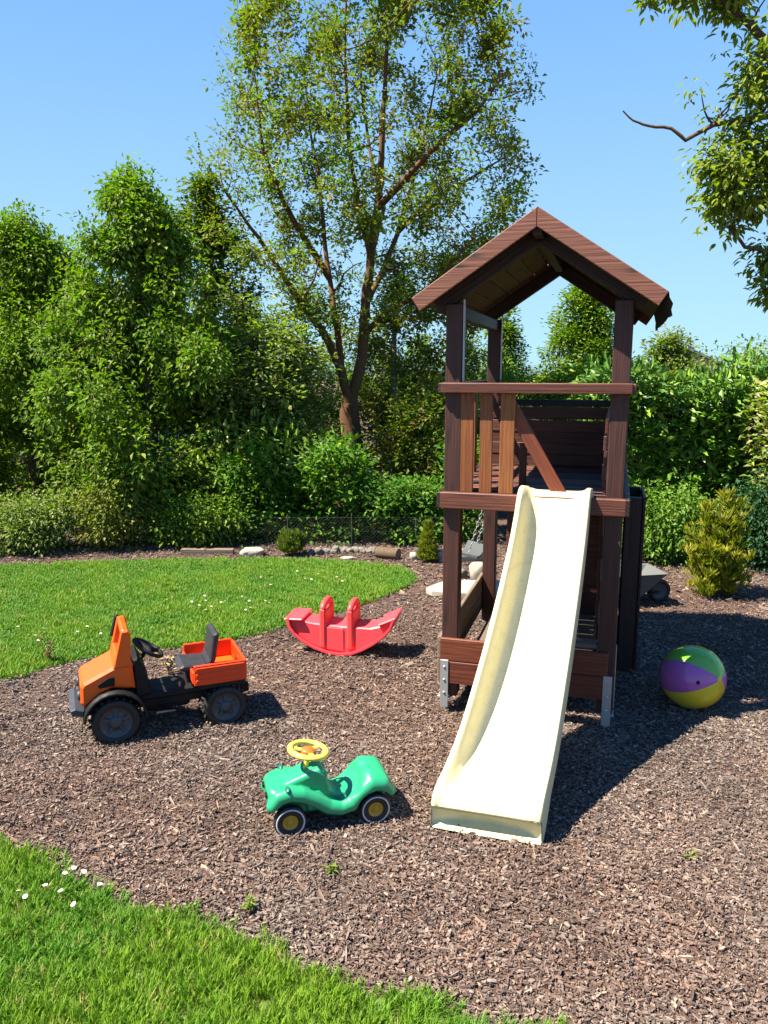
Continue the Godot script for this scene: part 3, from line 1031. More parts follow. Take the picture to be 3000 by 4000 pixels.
func build_rocker() -> void:
	var t := thing("seesaw_rocker", "red plastic boat-shaped rocker seesaw on the bark mulch", "rocker", Vector3(-0.275, 0.0, -5.17), -12.0)
	t.scale = Vector3(0.94, 1.0, 1.0)
	var low := [Vector2(-0.398, 0.242), Vector2(-0.385, 0.185), Vector2(-0.345, 0.128), Vector2(-0.28, 0.08), Vector2(-0.19, 0.038), Vector2(-0.09, 0.01), Vector2(0, 0.002), Vector2(0.09, 0.014), Vector2(0.17, 0.048), Vector2(0.25, 0.094), Vector2(0.325, 0.15), Vector2(0.378, 0.21), Vector2(0.405, 0.28)]
	# hollow body set in from the runner
	var top := [Vector2(0.37, 0.275), Vector2(0.3, 0.225), Vector2(0.22, 0.205), Vector2(0.0, 0.205), Vector2(-0.2, 0.215), Vector2(-0.3, 0.228), Vector2(-0.365, 0.236)]
	var ol := []
	for p in low.slice(1, 12): ol.append(p + Vector2(0, 0.012))
	ol.append_array(top)
	var st := new_st()
	extrude(st, ol, -0.098, 0.098, 0.008)
	var body := part(st, "body", M.red, t)
	for s in [-1.0, 1.0]: # the flush side panels between the handles
		var pn := new_st()
		extrude(pn, [Vector2(-0.115, 0.045), Vector2(0.025, 0.03), Vector2(0.025, 0.19), Vector2(-0.115, 0.195)], -0.003, 0.003, 0.0015)
		part(pn, "side_panel", M.red, body).position.z = s * 0.1
	var rs := new_st()
	var rings := []
	for i in low.size():
		var a: Vector2 = low[maxi(i - 1, 0)]; var b: Vector2 = low[mini(i + 1, low.size() - 1)]
		var n := Vector2(-(b - a).y, (b - a).x).normalized()
		var p: Vector2 = low[i]
		var w := 0.13
		var q := p + n * 0.022
		rings.append([Vector3(p.x, p.y, -w + 0.006), Vector3(p.x, p.y, w - 0.006), Vector3(lerpf(p.x, q.x, 0.3), lerpf(p.y, q.y, 0.3), w), Vector3(q.x, q.y, w), Vector3(q.x, q.y, w - 0.014), Vector3(lerpf(p.x, q.x, 0.55), lerpf(p.y, q.y, 0.55), w - 0.02), Vector3(lerpf(p.x, q.x, 0.55), lerpf(p.y, q.y, 0.55), -w + 0.02), Vector3(q.x, q.y, -w + 0.014), Vector3(q.x, q.y, -w), Vector3(lerpf(p.x, q.x, 0.3), lerpf(p.y, q.y, 0.3), -w)])
	loft(rs, rings, true, true, false, -1)
	part(rs, "runner", M.red, t)
	for e in [[-1.0, Vector2(-0.345, 0.238), 0.02], [1.0, Vector2(0.345, 0.262), 0.42]]: # seats at both ends
		var ss := new_st()
		add_box(ss, Vector3.ZERO, Vector3(0.14, 0.016, 0.25), 0.006, Basis(Vector3.BACK, e[2]))
		part(ss, "seat", M.red, t).position = Vector3(e[1].x, e[1].y, 0)
	for hx in [-0.128, 0.075]: # handles: a post with a hole for the hands
		var hs := new_st()
		for s in [-1.0, 1.0]:
			add_box(hs, Vector3(hx, 0.185, s * 0.09), Vector3(0.048, 0.28, 0.044), 0.012)
		add_box(hs, Vector3(hx, 0.25, 0), Vector3(0.04, 0.1, 0.17), 0.006)
		var arch := []
		for i in 13:
			var a := PI * i / 12.0
			arch.append(Vector3(hx, 0.318 + 0.034 * sin(a), 0.092 * cos(a)))
		tube(hs, arch, [0.023], 10)
		part(hs, "handle", M.red_orange, t)

func build_ball() -> void:
	var r := 0.18
	var t := thing("beach_ball", "inflated beach ball with green, purple, yellow and pink panels", "ball", Vector3(1.765, r - 0.004, -4.26), 0.0)
	var pole := Vector3(0.5, 0.24, 0.83).normalized()
	var up := (Vector3.UP - pole * pole.y).normalized()
	var right := up.cross(pole).normalized()
	var b := Basis(right, up, pole)
	var ang := [137, 197, 257, 317, 17, 77]
	var cols := [M.vinyl_purple, M.vinyl_yellow, M.vinyl_yellow_backlit, M.vinyl_pink, M.vinyl_green_sunlit, M.vinyl_green]
	for g in 6:
		var st := new_st()
		var rings := []
		for i in 21:
			var th := 0.1 + (PI - 0.2) * i / 20.0
			var ring := []
			for j in 13:
				var f := j / 12.0
				var ph := deg_to_rad(ang[g] + 60.0 * f)
				var rr := r * (1.0 - 0.012 * pow(absf(f * 2.0 - 1.0), 3.0) + 0.004 * sin(f * 9.0) * exp(-pow((th - 0.3) * 3.0, 2.0)))
				ring.append(b * Vector3(sin(th) * cos(ph), sin(th) * sin(ph), cos(th)) * rr)
			rings.append(ring)
		loft(st, rings, false, false, true)
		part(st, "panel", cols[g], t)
	for s in [1.0, -1.0]:
		var st := new_st()
		lathe(st, [[0.021, 0.985 * r], [0.019, 0.994 * r], [0.0002, 0.998 * r]], 16, Transform3D(b * Basis(Vector3.RIGHT, s * PI / 2), Vector3.ZERO))
		part(st, "end_cap", M.vinyl_yellow, t)
	var vs := new_st()
	var vd := b * Vector3(sin(0.75) * cos(deg_to_rad(178)), sin(0.75) * sin(deg_to_rad(178)), cos(0.75))
	lathe(vs, [[0.012, r * 0.985], [0.01, r * 1.0], [0.005, r * 1.015], [0.0002, r * 1.02]], 14, Transform3D(frame_along(vd) * Basis(Vector3.RIGHT, PI / 2), Vector3.ZERO))
	part(vs, "valve", M.black, t)

# ---------------------------------------------------------------- small things of the garden
func stone(called: String, label: String, category: String, group: String, at: Vector3, s: Vector3, seed_: int, m: Material, turn := 0.0) -> void:
	var st := new_st()
	var nz := noise(1.0, seed_, 2)
	var rings := []
	for i in 9:
		var th := PI * (i + 0.02) / 8.04
		var ring := []
		for j in 14:
			var ph := TAU * j / 14.0
			var d := Vector3(sin(th) * cos(ph), cos(th), sin(th) * sin(ph))
			var q := Vector3(signf(d.x) * pow(absf(d.x), 0.7), signf(d.y) * pow(absf(d.y), 0.6), signf(d.z) * pow(absf(d.z), 0.7))
			ring.append(q * s * 0.5 * (1.0 + 0.35 * nz.get_noise_3dv(d * 1.6)))
		rings.append(ring)
	loft(st, rings, true, true, false, 1)
	var o := part(st, called, m, self)
	o.position = at + Vector3(0, s.y * 0.38, 0)
	o.rotation.y = turn
	meta(o, label, category, group)

func daisy(at: Vector3, h: float, label: String, group: String) -> void:
	var t := thing("daisy", label, "flower", at, rng.randf() * 360.0, group)
	var st := new_st()
	var top := Vector3(rng.randf_range(-0.012, 0.012), h, rng.randf_range(-0.012, 0.012))
	tube(st, [Vector3.ZERO, Vector3(top.x * 0.4, h * 0.5, top.z * 0.2), top], [0.0014], 5)
	part(st, "stem", M.stem, t)
	var ps := new_st()
	ps.set_smooth_group(-1)
	var tl := Basis(rand_dir(), rng.randf_range(0.1, 0.6))
	for i in 14:
		var a := TAU * i / 14.0
		var d := tl * Vector3(cos(a), 0.12, sin(a))
		var s := tl * Vector3(-sin(a), 0, cos(a)) * 0.0022
		for v in [top + d * 0.003 - s * 0.6, top + d * 0.003 + s * 0.6, top + d * 0.0085 + s, top + d * 0.003 - s * 0.6, top + d * 0.0085 + s, top + d * 0.0085 - s, top + d * 0.0085 - s, top + d * 0.0085 + s, top + d * 0.010]:
			ps.add_vertex(v)
	part(ps, "petals", M.petal, t)
	var cs := new_st()
	lathe(cs, [[0.0042, 0.0], [0.0036, 0.0022], [0.0001, 0.0032]], 10, Transform3D(Basis(), top))
	part(cs, "flower_centre", M.yellow, t)

func seedling(called: String, label: String, at: Vector3, h: float, n: int, L: float, W: float, lm: Material, cols: Array, group := "") -> void:
	var t := thing(called, label, "plant", at, 0.0, group)
	var st := new_st()
	var ls := new_st()
	ls.set_smooth_group(-1)
	for k in 3:
		var tip := Vector3(rng.randf_range(-0.35, 0.35) * h, h * rng.randf_range(0.7, 1.0), rng.randf_range(-0.35, 0.35) * h)
		st = new_st()
		var tw := twig(st, Vector3.ZERO, tip, 0.0025, 0.001, 0.05, 4)
		part(st, "stem", M.stem, t)
		for i in n:
			var p: Vector3 = tw[0].lerp(tw[4], rng.randf_range(0.2, 1.0))
			var a := rng.randf() * TAU
			add_leaf(ls, p, Vector3(cos(a), rng.randf_range(0.0, 0.8), sin(a)).normalized(), Vector3.UP, L * rng.randf_range(0.6, 1.2), W, pick(cols), true)
	part(ls, "leaves", lm, t).set_meta("kind", "stuff")

func build_house(called: String, label: String, at: Vector3, turn: float, size: Vector3, roof_h: float, wall: Material, roof: Material, wins: Array) -> void:
	var t := thing(called, label, "house", at, turn)
	box_part("wall", Vector3(0, size.y / 2, 0), size, wall, t, 0.01)
	var st := new_st()
	var o := 0.4
	extrude(st, [Vector2(-size.z / 2 - o, size.y - 0.1), Vector2(0, size.y + roof_h), Vector2(size.z / 2 + o, size.y - 0.1), Vector2(size.z / 2 + o, size.y - 0.22), Vector2(0, size.y + roof_h - 0.16), Vector2(-size.z / 2 - o, size.y - 0.22)], -size.x / 2 - 0.3, size.x / 2 + 0.3, 0.01, Transform3D(Basis(Vector3.UP, PI / 2), Vector3.ZERO))
	part(st, "roof", roof, t)
	var gs := new_st()
	extrude(gs, [Vector2(-size.z / 2, size.y - 0.06), Vector2(0, size.y + roof_h - 0.2), Vector2(size.z / 2, size.y - 0.06)], -size.x / 2 + 0.01, size.x / 2 - 0.01, 0.005, Transform3D(Basis(Vector3.UP, PI / 2), Vector3.ZERO))
	part(gs, "gable", wall, t)
	for w in wins:
		var f := new_st()
		var hw: float = w[2] / 2; var hh: float = w[3] / 2
		for s in [-1, 1]:
			add_box(f, Vector3(s * hw, 0, 0), Vector3(0.07, w[3] + 0.07, 0.06))
			add_box(f, Vector3(0, s * hh, 0), Vector3(w[2] - 0.07, 0.07, 0.06))
		add_box(f, Vector3(0, 0, 0), Vector3(0.05, w[3] - 0.07, 0.05))
		var fr := part(f, "window", M.white_paint, t)
		fr.position = Vector3(w[0], w[1], size.z / 2 + 0.031)
		box_part("pane", Vector3(0, 0, -0.012), Vector3(w[2] - 0.02, w[3] - 0.02, 0.01), M.glass_dark, fr, 0.001)

func build_wheelbarrow() -> void:
	var t := thing("wheelbarrow", "pale grey wheelbarrow with black wheel behind the play tower", "wheelbarrow", Vector3(1.95, 0.0, -6.3), 8.0)
	t.scale = Vector3.ONE * 0.75
	var st := new_st()
	var rings := []
	for q in [[0.1, -0.24, 0.2, 0.15], [0.36, -0.36, 0.42, 0.27], [0.375, -0.375, 0.435, 0.285], [0.365, -0.35, 0.405, 0.258], [0.115, -0.23, 0.19, 0.14]]:
		rings.append([Vector3(q[1], q[0], -q[3]), Vector3(q[2], q[0], -q[3] * 0.85), Vector3(q[2], q[0], q[3] * 0.85), Vector3(q[1], q[0], q[3])])
	loft(st, rings, true, true, true, -1)
	part(st, "tray", M.grey_tray, t)
	var fs := new_st()
	for s in [-1.0, 1.0]:
		tube(fs, [Vector3(0.44, 0.12, s * 0.05), Vector3(0.1, 0.09, s * 0.14), Vector3(-0.25, 0.18, s * 0.2), Vector3(-0.7, 0.4, s * 0.24)], [0.014], 8)
		tube(fs, [Vector3(-0.12, 0.12, s * 0.17), Vector3(-0.16, 0.0, s * 0.19), Vector3(-0.24, 0.0, s * 0.19), Vector3(-0.26, 0.17, s * 0.2)], [0.012], 8)
	part(fs, "frame", M.black, t)
	wheel(t, Vector3(0.46, 0.128, 0), 0.13, 0.07, M.rim_grey, false)

func build_swing() -> void:
	var t := thing("swing", "swing with steel chains hung from a beam behind the tower", "swing", TOWER_AT, TOWER_TURN)
	box_part("beam", Vector3(0.02, 1.5, -TD - 0.96), Vector3(0.09, 0.09, 1.76), M.wood_dark, t)
	box_part("beam_post", Vector3(0.11, 0.725, -TD - 1.8), Vector3(0.09, 1.46, 0.09), M.wood_dark, t)
	for z in [-TD - 0.72, -TD - 1.16]:
		var a := Vector3(0.02, 1.455, z)
		var b := Vector3(-0.29, 0.4, z)
		var st := new_st()
		var n := 30
		var d := (b - a).normalized()
		var fr := frame_along(d)
		var step := a.distance_to(b) / n
		for i in n:
			var c := a + d * step * (i + 0.5)
			var u := fr.x if i % 2 else fr.y
			var loop := []
			for k in 11:
				var g := TAU * k / 10.0
				loop.append(c + u * cos(g) * 0.009 + d * sin(g) * step * 0.62)
			tube(st, loop, [0.003], 5, false)
		var o := part(st, "chain", M.zinc, t)
	var se := new_st()
	rngs_seat(se)
	part(se, "seat", M.grey_tray, t)

func rngs_seat(se: SurfaceTool) -> void:
	var rings := []
	for i in 9:
		var f := i / 8.0
		var z := -TD - 0.7 - 0.48 * f
		var sag := 0.03 * sin(f * PI)
		rings.append([Vector3(-0.37, 0.43 - sag, z), Vector3(-0.21, 0.4 - sag, z), Vector3(-0.21, 0.38 - sag, z), Vector3(-0.37, 0.41 - sag, z)])
	loft(se, rings, true, true, false, -1)

# ---------------------------------------------------------------- materials
func make_materials() -> void:
	M.relief = wood_relief(4)
	M.wood_dark = wood_mat(wood_texture(Color(0.108, 0.058, 0.050), Color(0.191, 0.104, 0.083), Color(0.149, 0.083, 0.075), 21), 0.6)
	M.wood_post = wood_mat(wood_texture(Color(0.166, 0.079, 0.062), Color(0.274, 0.137, 0.104), Color(0.207, 0.108, 0.091), 28), 0.6)
	M.wood_wall = wood_mat(wood_texture(Color(0.24, 0.115, 0.08), Color(0.37, 0.185, 0.125), Color(0.3, 0.15, 0.11), 29), 0.65)
	M.wood_red = wood_mat(wood_texture(Color(0.282, 0.141, 0.100), Color(0.415, 0.224, 0.158), Color(0.315, 0.183, 0.158), 22, 0.2), 0.55)
	M.wood_fascia = wood_mat(wood_texture(Color(0.385, 0.235, 0.18), Color(0.45, 0.285, 0.222), Color(0.41, 0.27, 0.215), 23, 0.12), 0.55)
	M.wood_orange = wood_mat(wood_texture(Color(0.431, 0.235, 0.098), Color(0.588, 0.362, 0.166), Color(0.510, 0.323, 0.176), 24), 0.6)
	M.wood_orange_red = wood_mat(wood_texture(Color(0.332, 0.141, 0.075), Color(0.457, 0.224, 0.116), Color(0.349, 0.166, 0.100), 25), 0.6)
	M.wood_roof = wood_mat(wood_texture(Color(0.274, 0.224, 0.100), Color(0.373, 0.315, 0.149), Color(0.299, 0.232, 0.124), 26), 0.75)
	M.wood_grey = wood_mat(wood_texture(Color(0.349, 0.299, 0.249), Color(0.481, 0.432, 0.373), Color(0.373, 0.290, 0.232), 27), 0.8)
	for k in ["wood_dark", "wood_post", "wood_wall", "wood_red", "wood_fascia", "wood_orange", "wood_orange_red", "wood_roof"]:
		var vs := [M[k]]
		for tint in [Color(0.86, 0.84, 0.84), Color(0.93, 0.95, 0.97)]:
			var m2: StandardMaterial3D = M[k].duplicate()
			m2.albedo_color = tint
			m2.uv1_offset = Vector3(tint.r * 3.3, tint.g * 5.1, 0)
			vs.append(m2)
		variants[M[k]] = vs
	M.zinc = mat(lin(0.4, 0.42, 0.44), 0.5, 0.7)
	M.felt = tri_mat(speckle([Color(0.08, 0.09, 0.1), Color(0.2, 0.2, 0.21)], 0.08, 31, 256), 1.5, 0.95, false)
	M.sand = tri_mat(speckle([Color(0.304, 0.264, 0.232), Color(0.440, 0.392, 0.344)], 0.05, 32, 256), 2.0)
	M.slide = plastic(lin(0.63, 0.58, 0.35), 0.42, 3)
	M.slide.albedo_texture = speckle([Color(0.88, 0.86, 0.80), Color(0.95, 0.94, 0.91), Color(1, 1, 1), Color(1, 1, 1), Color(0.97, 0.96, 0.92)], 0.012, 51)
	M.slide.uv1_scale = Vector3.ONE * 1.4
	M.orange = plastic(lin(0.66, 0.085, 0.008), 0.34, 4)
	M.orange_red = plastic(lin(0.62, 0.045, 0.005), 0.36, 5)
	M.black = plastic(lin(0.007, 0.007, 0.008), 0.55, 6)
	M.black.metallic_specular = 0.35
	M.tyre = mat(lin(0.007, 0.007, 0.008), 0.65)
	M.rim_grey = plastic(lin(0.035, 0.042, 0.052), 0.45, 7)
	M.seat_grey = plastic(lin(0.02, 0.021, 0.026), 0.45, 8)
	M.green = plastic(lin(0.018, 0.265, 0.12), 0.3, 9)
	M.dark_green = plastic(lin(0.01, 0.12, 0.09), 0.3, 9)
	M.yellow = plastic(lin(0.62, 0.48, 0.075), 0.35, 10)
	M.yellow_hub = plastic(lin(0.38, 0.22, 0.012), 0.4, 10)
	M.amber = plastic(lin(0.3, 0.11, 0.012), 0.4, 10)
	M.white_rubber = mat(lin(0.45, 0.46, 0.5), 0.5)
	M.red = plastic(lin(0.68, 0.055, 0.07), 0.42, 11)
	M.red_orange = plastic(lin(0.68, 0.055, 0.055), 0.42, 11)
	var vin := {"vinyl_purple": lin(0.42, 0.1, 0.37), "vinyl_yellow": lin(0.64, 0.52, 0.012), "vinyl_yellow_backlit": lin(0.62, 0.45, 0.01), "vinyl_pink": lin(0.52, 0.12, 0.4), "vinyl_green_sunlit": lin(0.26, 0.56, 0.09), "vinyl_green": lin(0.14, 0.4, 0.035)}  # lighter green is the green painted as sunlit, amber the yellow as backlit
	for k in vin:
		M[k] = mat(vin[k], 0.16, 0.0, 0.55)
		M[k].backlight_enabled = true
		M[k].backlight = Color(0.5, 0.5, 0.5)
	M.stem = mat(lin(0.09, 0.12, 0.03), 0.7)
	M.petal = mat(lin(0.6, 0.6, 0.58), 0.6)
	M.white_paint = mat(lin(0.78, 0.78, 0.76), 0.6)
	M.glass_dark = mat(lin(0.03, 0.04, 0.05), 0.08)
	M.grey_tray = plastic(lin(0.085, 0.095, 0.09), 0.6, 14)
	M.bark = tri_mat(speckle([Color(0.2, 0.15, 0.11), Color(0.34, 0.27, 0.2), Color(0.42, 0.37, 0.3)], 0.03, 33, 256), 3.0)
	M.bark_red = tri_mat(speckle([Color(0.232, 0.146, 0.086), Color(0.387, 0.249, 0.138), Color(0.344, 0.310, 0.215)], 0.03, 34, 256), 2.0)
	M.bark_pale = tri_mat(speckle([Color(0.42, 0.39, 0.33), Color(0.6, 0.57, 0.5)], 0.03, 35, 256), 2.0)
	M.rock = tri_mat(speckle([Color(0.286, 0.272, 0.252), Color(0.408, 0.388, 0.360), Color(0.476, 0.456, 0.422)], 0.03, 36, 256), 3.0)
	M.rock_pale = tri_mat(speckle([Color(0.523, 0.490, 0.435), Color(0.617, 0.593, 0.538), Color(0.673, 0.649, 0.602)], 0.04, 37, 256), 2.0)
	M.render = tri_mat(speckle([Color(0.629, 0.629, 0.629), Color(0.697, 0.697, 0.689)], 0.02, 38, 256), 0.5)
	M.slate = tri_mat(speckle([Color(0.26, 0.28, 0.32), Color(0.38, 0.4, 0.44)], 0.05, 39, 256), 1.0)

# ---------------------------------------------------------------- the ground
func build_ground() -> void:
	var gm := tri_mat(speckle([Color(0.115, 0.079, 0.066), Color(0.246, 0.176, 0.149), Color(0.351, 0.264, 0.220), Color(0.176, 0.123, 0.105)], 0.03, 41, 1024), 1.3, 0.95)
	var st := new_st()
	st.set_smooth_group(-1)
	var R := 140.0
	for v in [Vector3(-R, 0, -R), Vector3(R, 0, -R), Vector3(R, 0, 30), Vector3(-R, 0, -R), Vector3(R, 0, 30), Vector3(-R, 0, 30)]:
		st.set_uv(Vector2(v.x, v.z))
		st.add_vertex(v)
	structure(st, "ground", gm)
	var far := wavy([Vector2(-3.1, -4.05), Vector2(-2.37, -4.6), Vector2(-2.05, -4.93), Vector2(-1.53, -5.17), Vector2(-1.0, -5.43), Vector2(-0.73, -5.68), Vector2(-0.47, -5.93), Vector2(-0.11, -6.33), Vector2(0.15, -6.7), Vector2(0.27, -7.04), Vector2(0.2, -7.33), Vector2(-0.04, -7.56), Vector2(-0.61, -7.73), Vector2(-1.55, -7.77), Vector2(-2.47, -7.71), Vector2(-3.77, -7.5), Vector2(-5.8, -7.2), Vector2(-6.5, -5.5), Vector2(-5.0, -3.8)], 0.05, 5)
	var near := wavy([Vector2(-3.6, -3.86), Vector2(-2.42, -3.32), Vector2(-1.6, -2.95), Vector2(-1.23, -2.72), Vector2(-0.99, -2.58), Vector2(-0.71, -2.48), Vector2(-0.53, -2.39), Vector2(-0.33, -2.28), Vector2(-0.04, -2.15), Vector2(0.1, -2.1), Vector2(0.38, -2.01), Vector2(0.6, -1.92), Vector2(0.85, -1.75), Vector2(1.0, -0.8), Vector2(-3.6, -0.8)], 0.06, 6)
	var lm := tri_mat(speckle([Color(0.17, 0.2, 0.07), Color(0.26, 0.33, 0.1), Color(0.33, 0.38, 0.13), Color(0.3, 0.26, 0.14)], 0.04, 42, 512), 1.7, 0.95)
	structure(sheet(far, 0.004), "lawn", lm)
	structure(sheet(near, 0.004), "lawn", lm)
	var bm := leaf_mat(lin(1, 1, 1), Color(0.55, 0.66, 0.12), 0.5)
	var gc := [Color(0.08, 0.21, 0.011), Color(0.15, 0.28, 0.018), Color(0.33, 0.31, 0.085)]
	grass_on("lawn_grass", "short mown grass of the lawn beyond the toys", far, Rect2(-5.2, -7.85, 5.6, 3.9), 2100.0, grass_tuft(16, 0.038, 0.0042, 0.02), bm, gc)
	grass_on("lawn_grass", "long bright grass of the lawn edge beside the bark mulch", near, Rect2(-2.6, -3.4, 3.6, 2.3), 3600.0, grass_tuft(14, 0.043, 0.0032, 0.018), bm, gc)
	# bark chips
	var cols := [Color(0.11, 0.07, 0.052), Color(0.142, 0.086, 0.061), Color(0.088, 0.058, 0.045), Color(0.175, 0.114, 0.085), Color(0.062, 0.042, 0.035), Color(0.2, 0.148, 0.117), Color(0.136, 0.1, 0.084)]
	var pale := [Color(0.240, 0.190, 0.145), Color(0.275, 0.210, 0.150), Color(0.200, 0.170, 0.150)]
	var chip_m := mat(Color.WHITE, 0.85)
	chip_m.vertex_color_use_as_albedo = true
	var xs := [[], [], []]
	var cs := [[], [], []]
	var nzc := noise(0.55, 91, 3)
	for band in [[-2.9, -1.7, 23000.0, 1.0], [-4.2, -2.9, 18000.0, 1.0], [-6.0, -4.2, 8500.0, 1.15], [-9.6, -6.0, 3000.0, 1.45]]:
		var x1: float = 0.53 * -band[0] + 0.7
		var n := int(2.0 * x1 * (band[1] - band[0]) * band[2])
		for i in n:
			var q := Vector2(rng.randf_range(-x1, x1), rng.randf_range(band[0], band[1]))
			if absf(q.x) > 0.53 * -q.y + 0.6: continue
			if q.y > -8.2:
				var e := q + Vector2(rng.randf_range(-1, 1), rng.randf_range(-1, 1)) * 0.04
				if Geometry2D.is_point_in_polygon(e, far) or Geometry2D.is_point_in_polygon(e, near): continue
			var k := rng.randi() % 3
			var L := rng.randf_range(0.004, 0.01) if rng.randf() < 0.58 else 0.009 + 0.018 * pow(rng.randf(), 2.2)
			var W := L * rng.randf_range(0.22, 0.6)
			var c := pick(cols)
			var patch := nzc.get_noise_2dv(q)
			c = c.lerp(Color(c.g * 1.35, c.g * 1.15, c.g), clampf(0.1 + 0.9 * patch, 0.0, 0.55)) * (1.0 + 0.35 * nzc.get_noise_2d(q.x * 2.0 + 40.0, q.y * 2.0))
			if rng.randf() < 0.035:
				c = pick(pale)
				L *= 1.2
			if rng.randf() < 0.09:
				L *= rng.randf_range(1.6, 2.6)
				W *= 0.5
			var b := Basis(Vector3.UP, rng.randf() * TAU) * Basis(Vector3.RIGHT, rng.randfn(0.0, 0.27)) * Basis(Vector3.BACK, rng.randfn(0.0, 0.25))
			xs[k].append(Transform3D(b.scaled_local(Vector3(L, L * 0.22, W) * band[3]), Vector3(q.x, 0.004 + 0.012 * pow(rng.randf(), 1.5) + maxf(0.0, 0.02 * nzc.get_noise_2d(q.x * 5.0, q.y * 5.0)), q.y)))
			cs[k].append(c)
	var t := Node3D.new()
	t.name = "bark_mulch"
	add_child(t)
	meta(t, "brown shredded bark mulch covering the play area", "bark mulch", "", "stuff")
	for k in 3:
		var st2 := new_st()
		st2.set_smooth_group(-1)
		# a splintered chip about one unit long
		var sec := []
		for i in 4:
			var f := i / 3.0
			var w: float = [0.25, 0.95, 1.0, 0.18][i] * rng.randf_range(0.75, 1.1)
			var c := Vector3(f - 0.5, sin(f * PI) * 0.5 * rng.randf_range(-0.5, 1.0), rng.randf_range(-0.15, 0.15))
			sec.append([c + Vector3(0, 0.4, -w * 0.45), c + Vector3(0, 0.55, w * 0.5), c + Vector3(0, -0.3, w * 0.4), c + Vector3(0, -0.5, -w * 0.5)])
		loft(st2, sec, true, true, false, -1)
		var o := foliage(t, "chips", mesh_of(st2), chip_m, xs[k], cs[k])

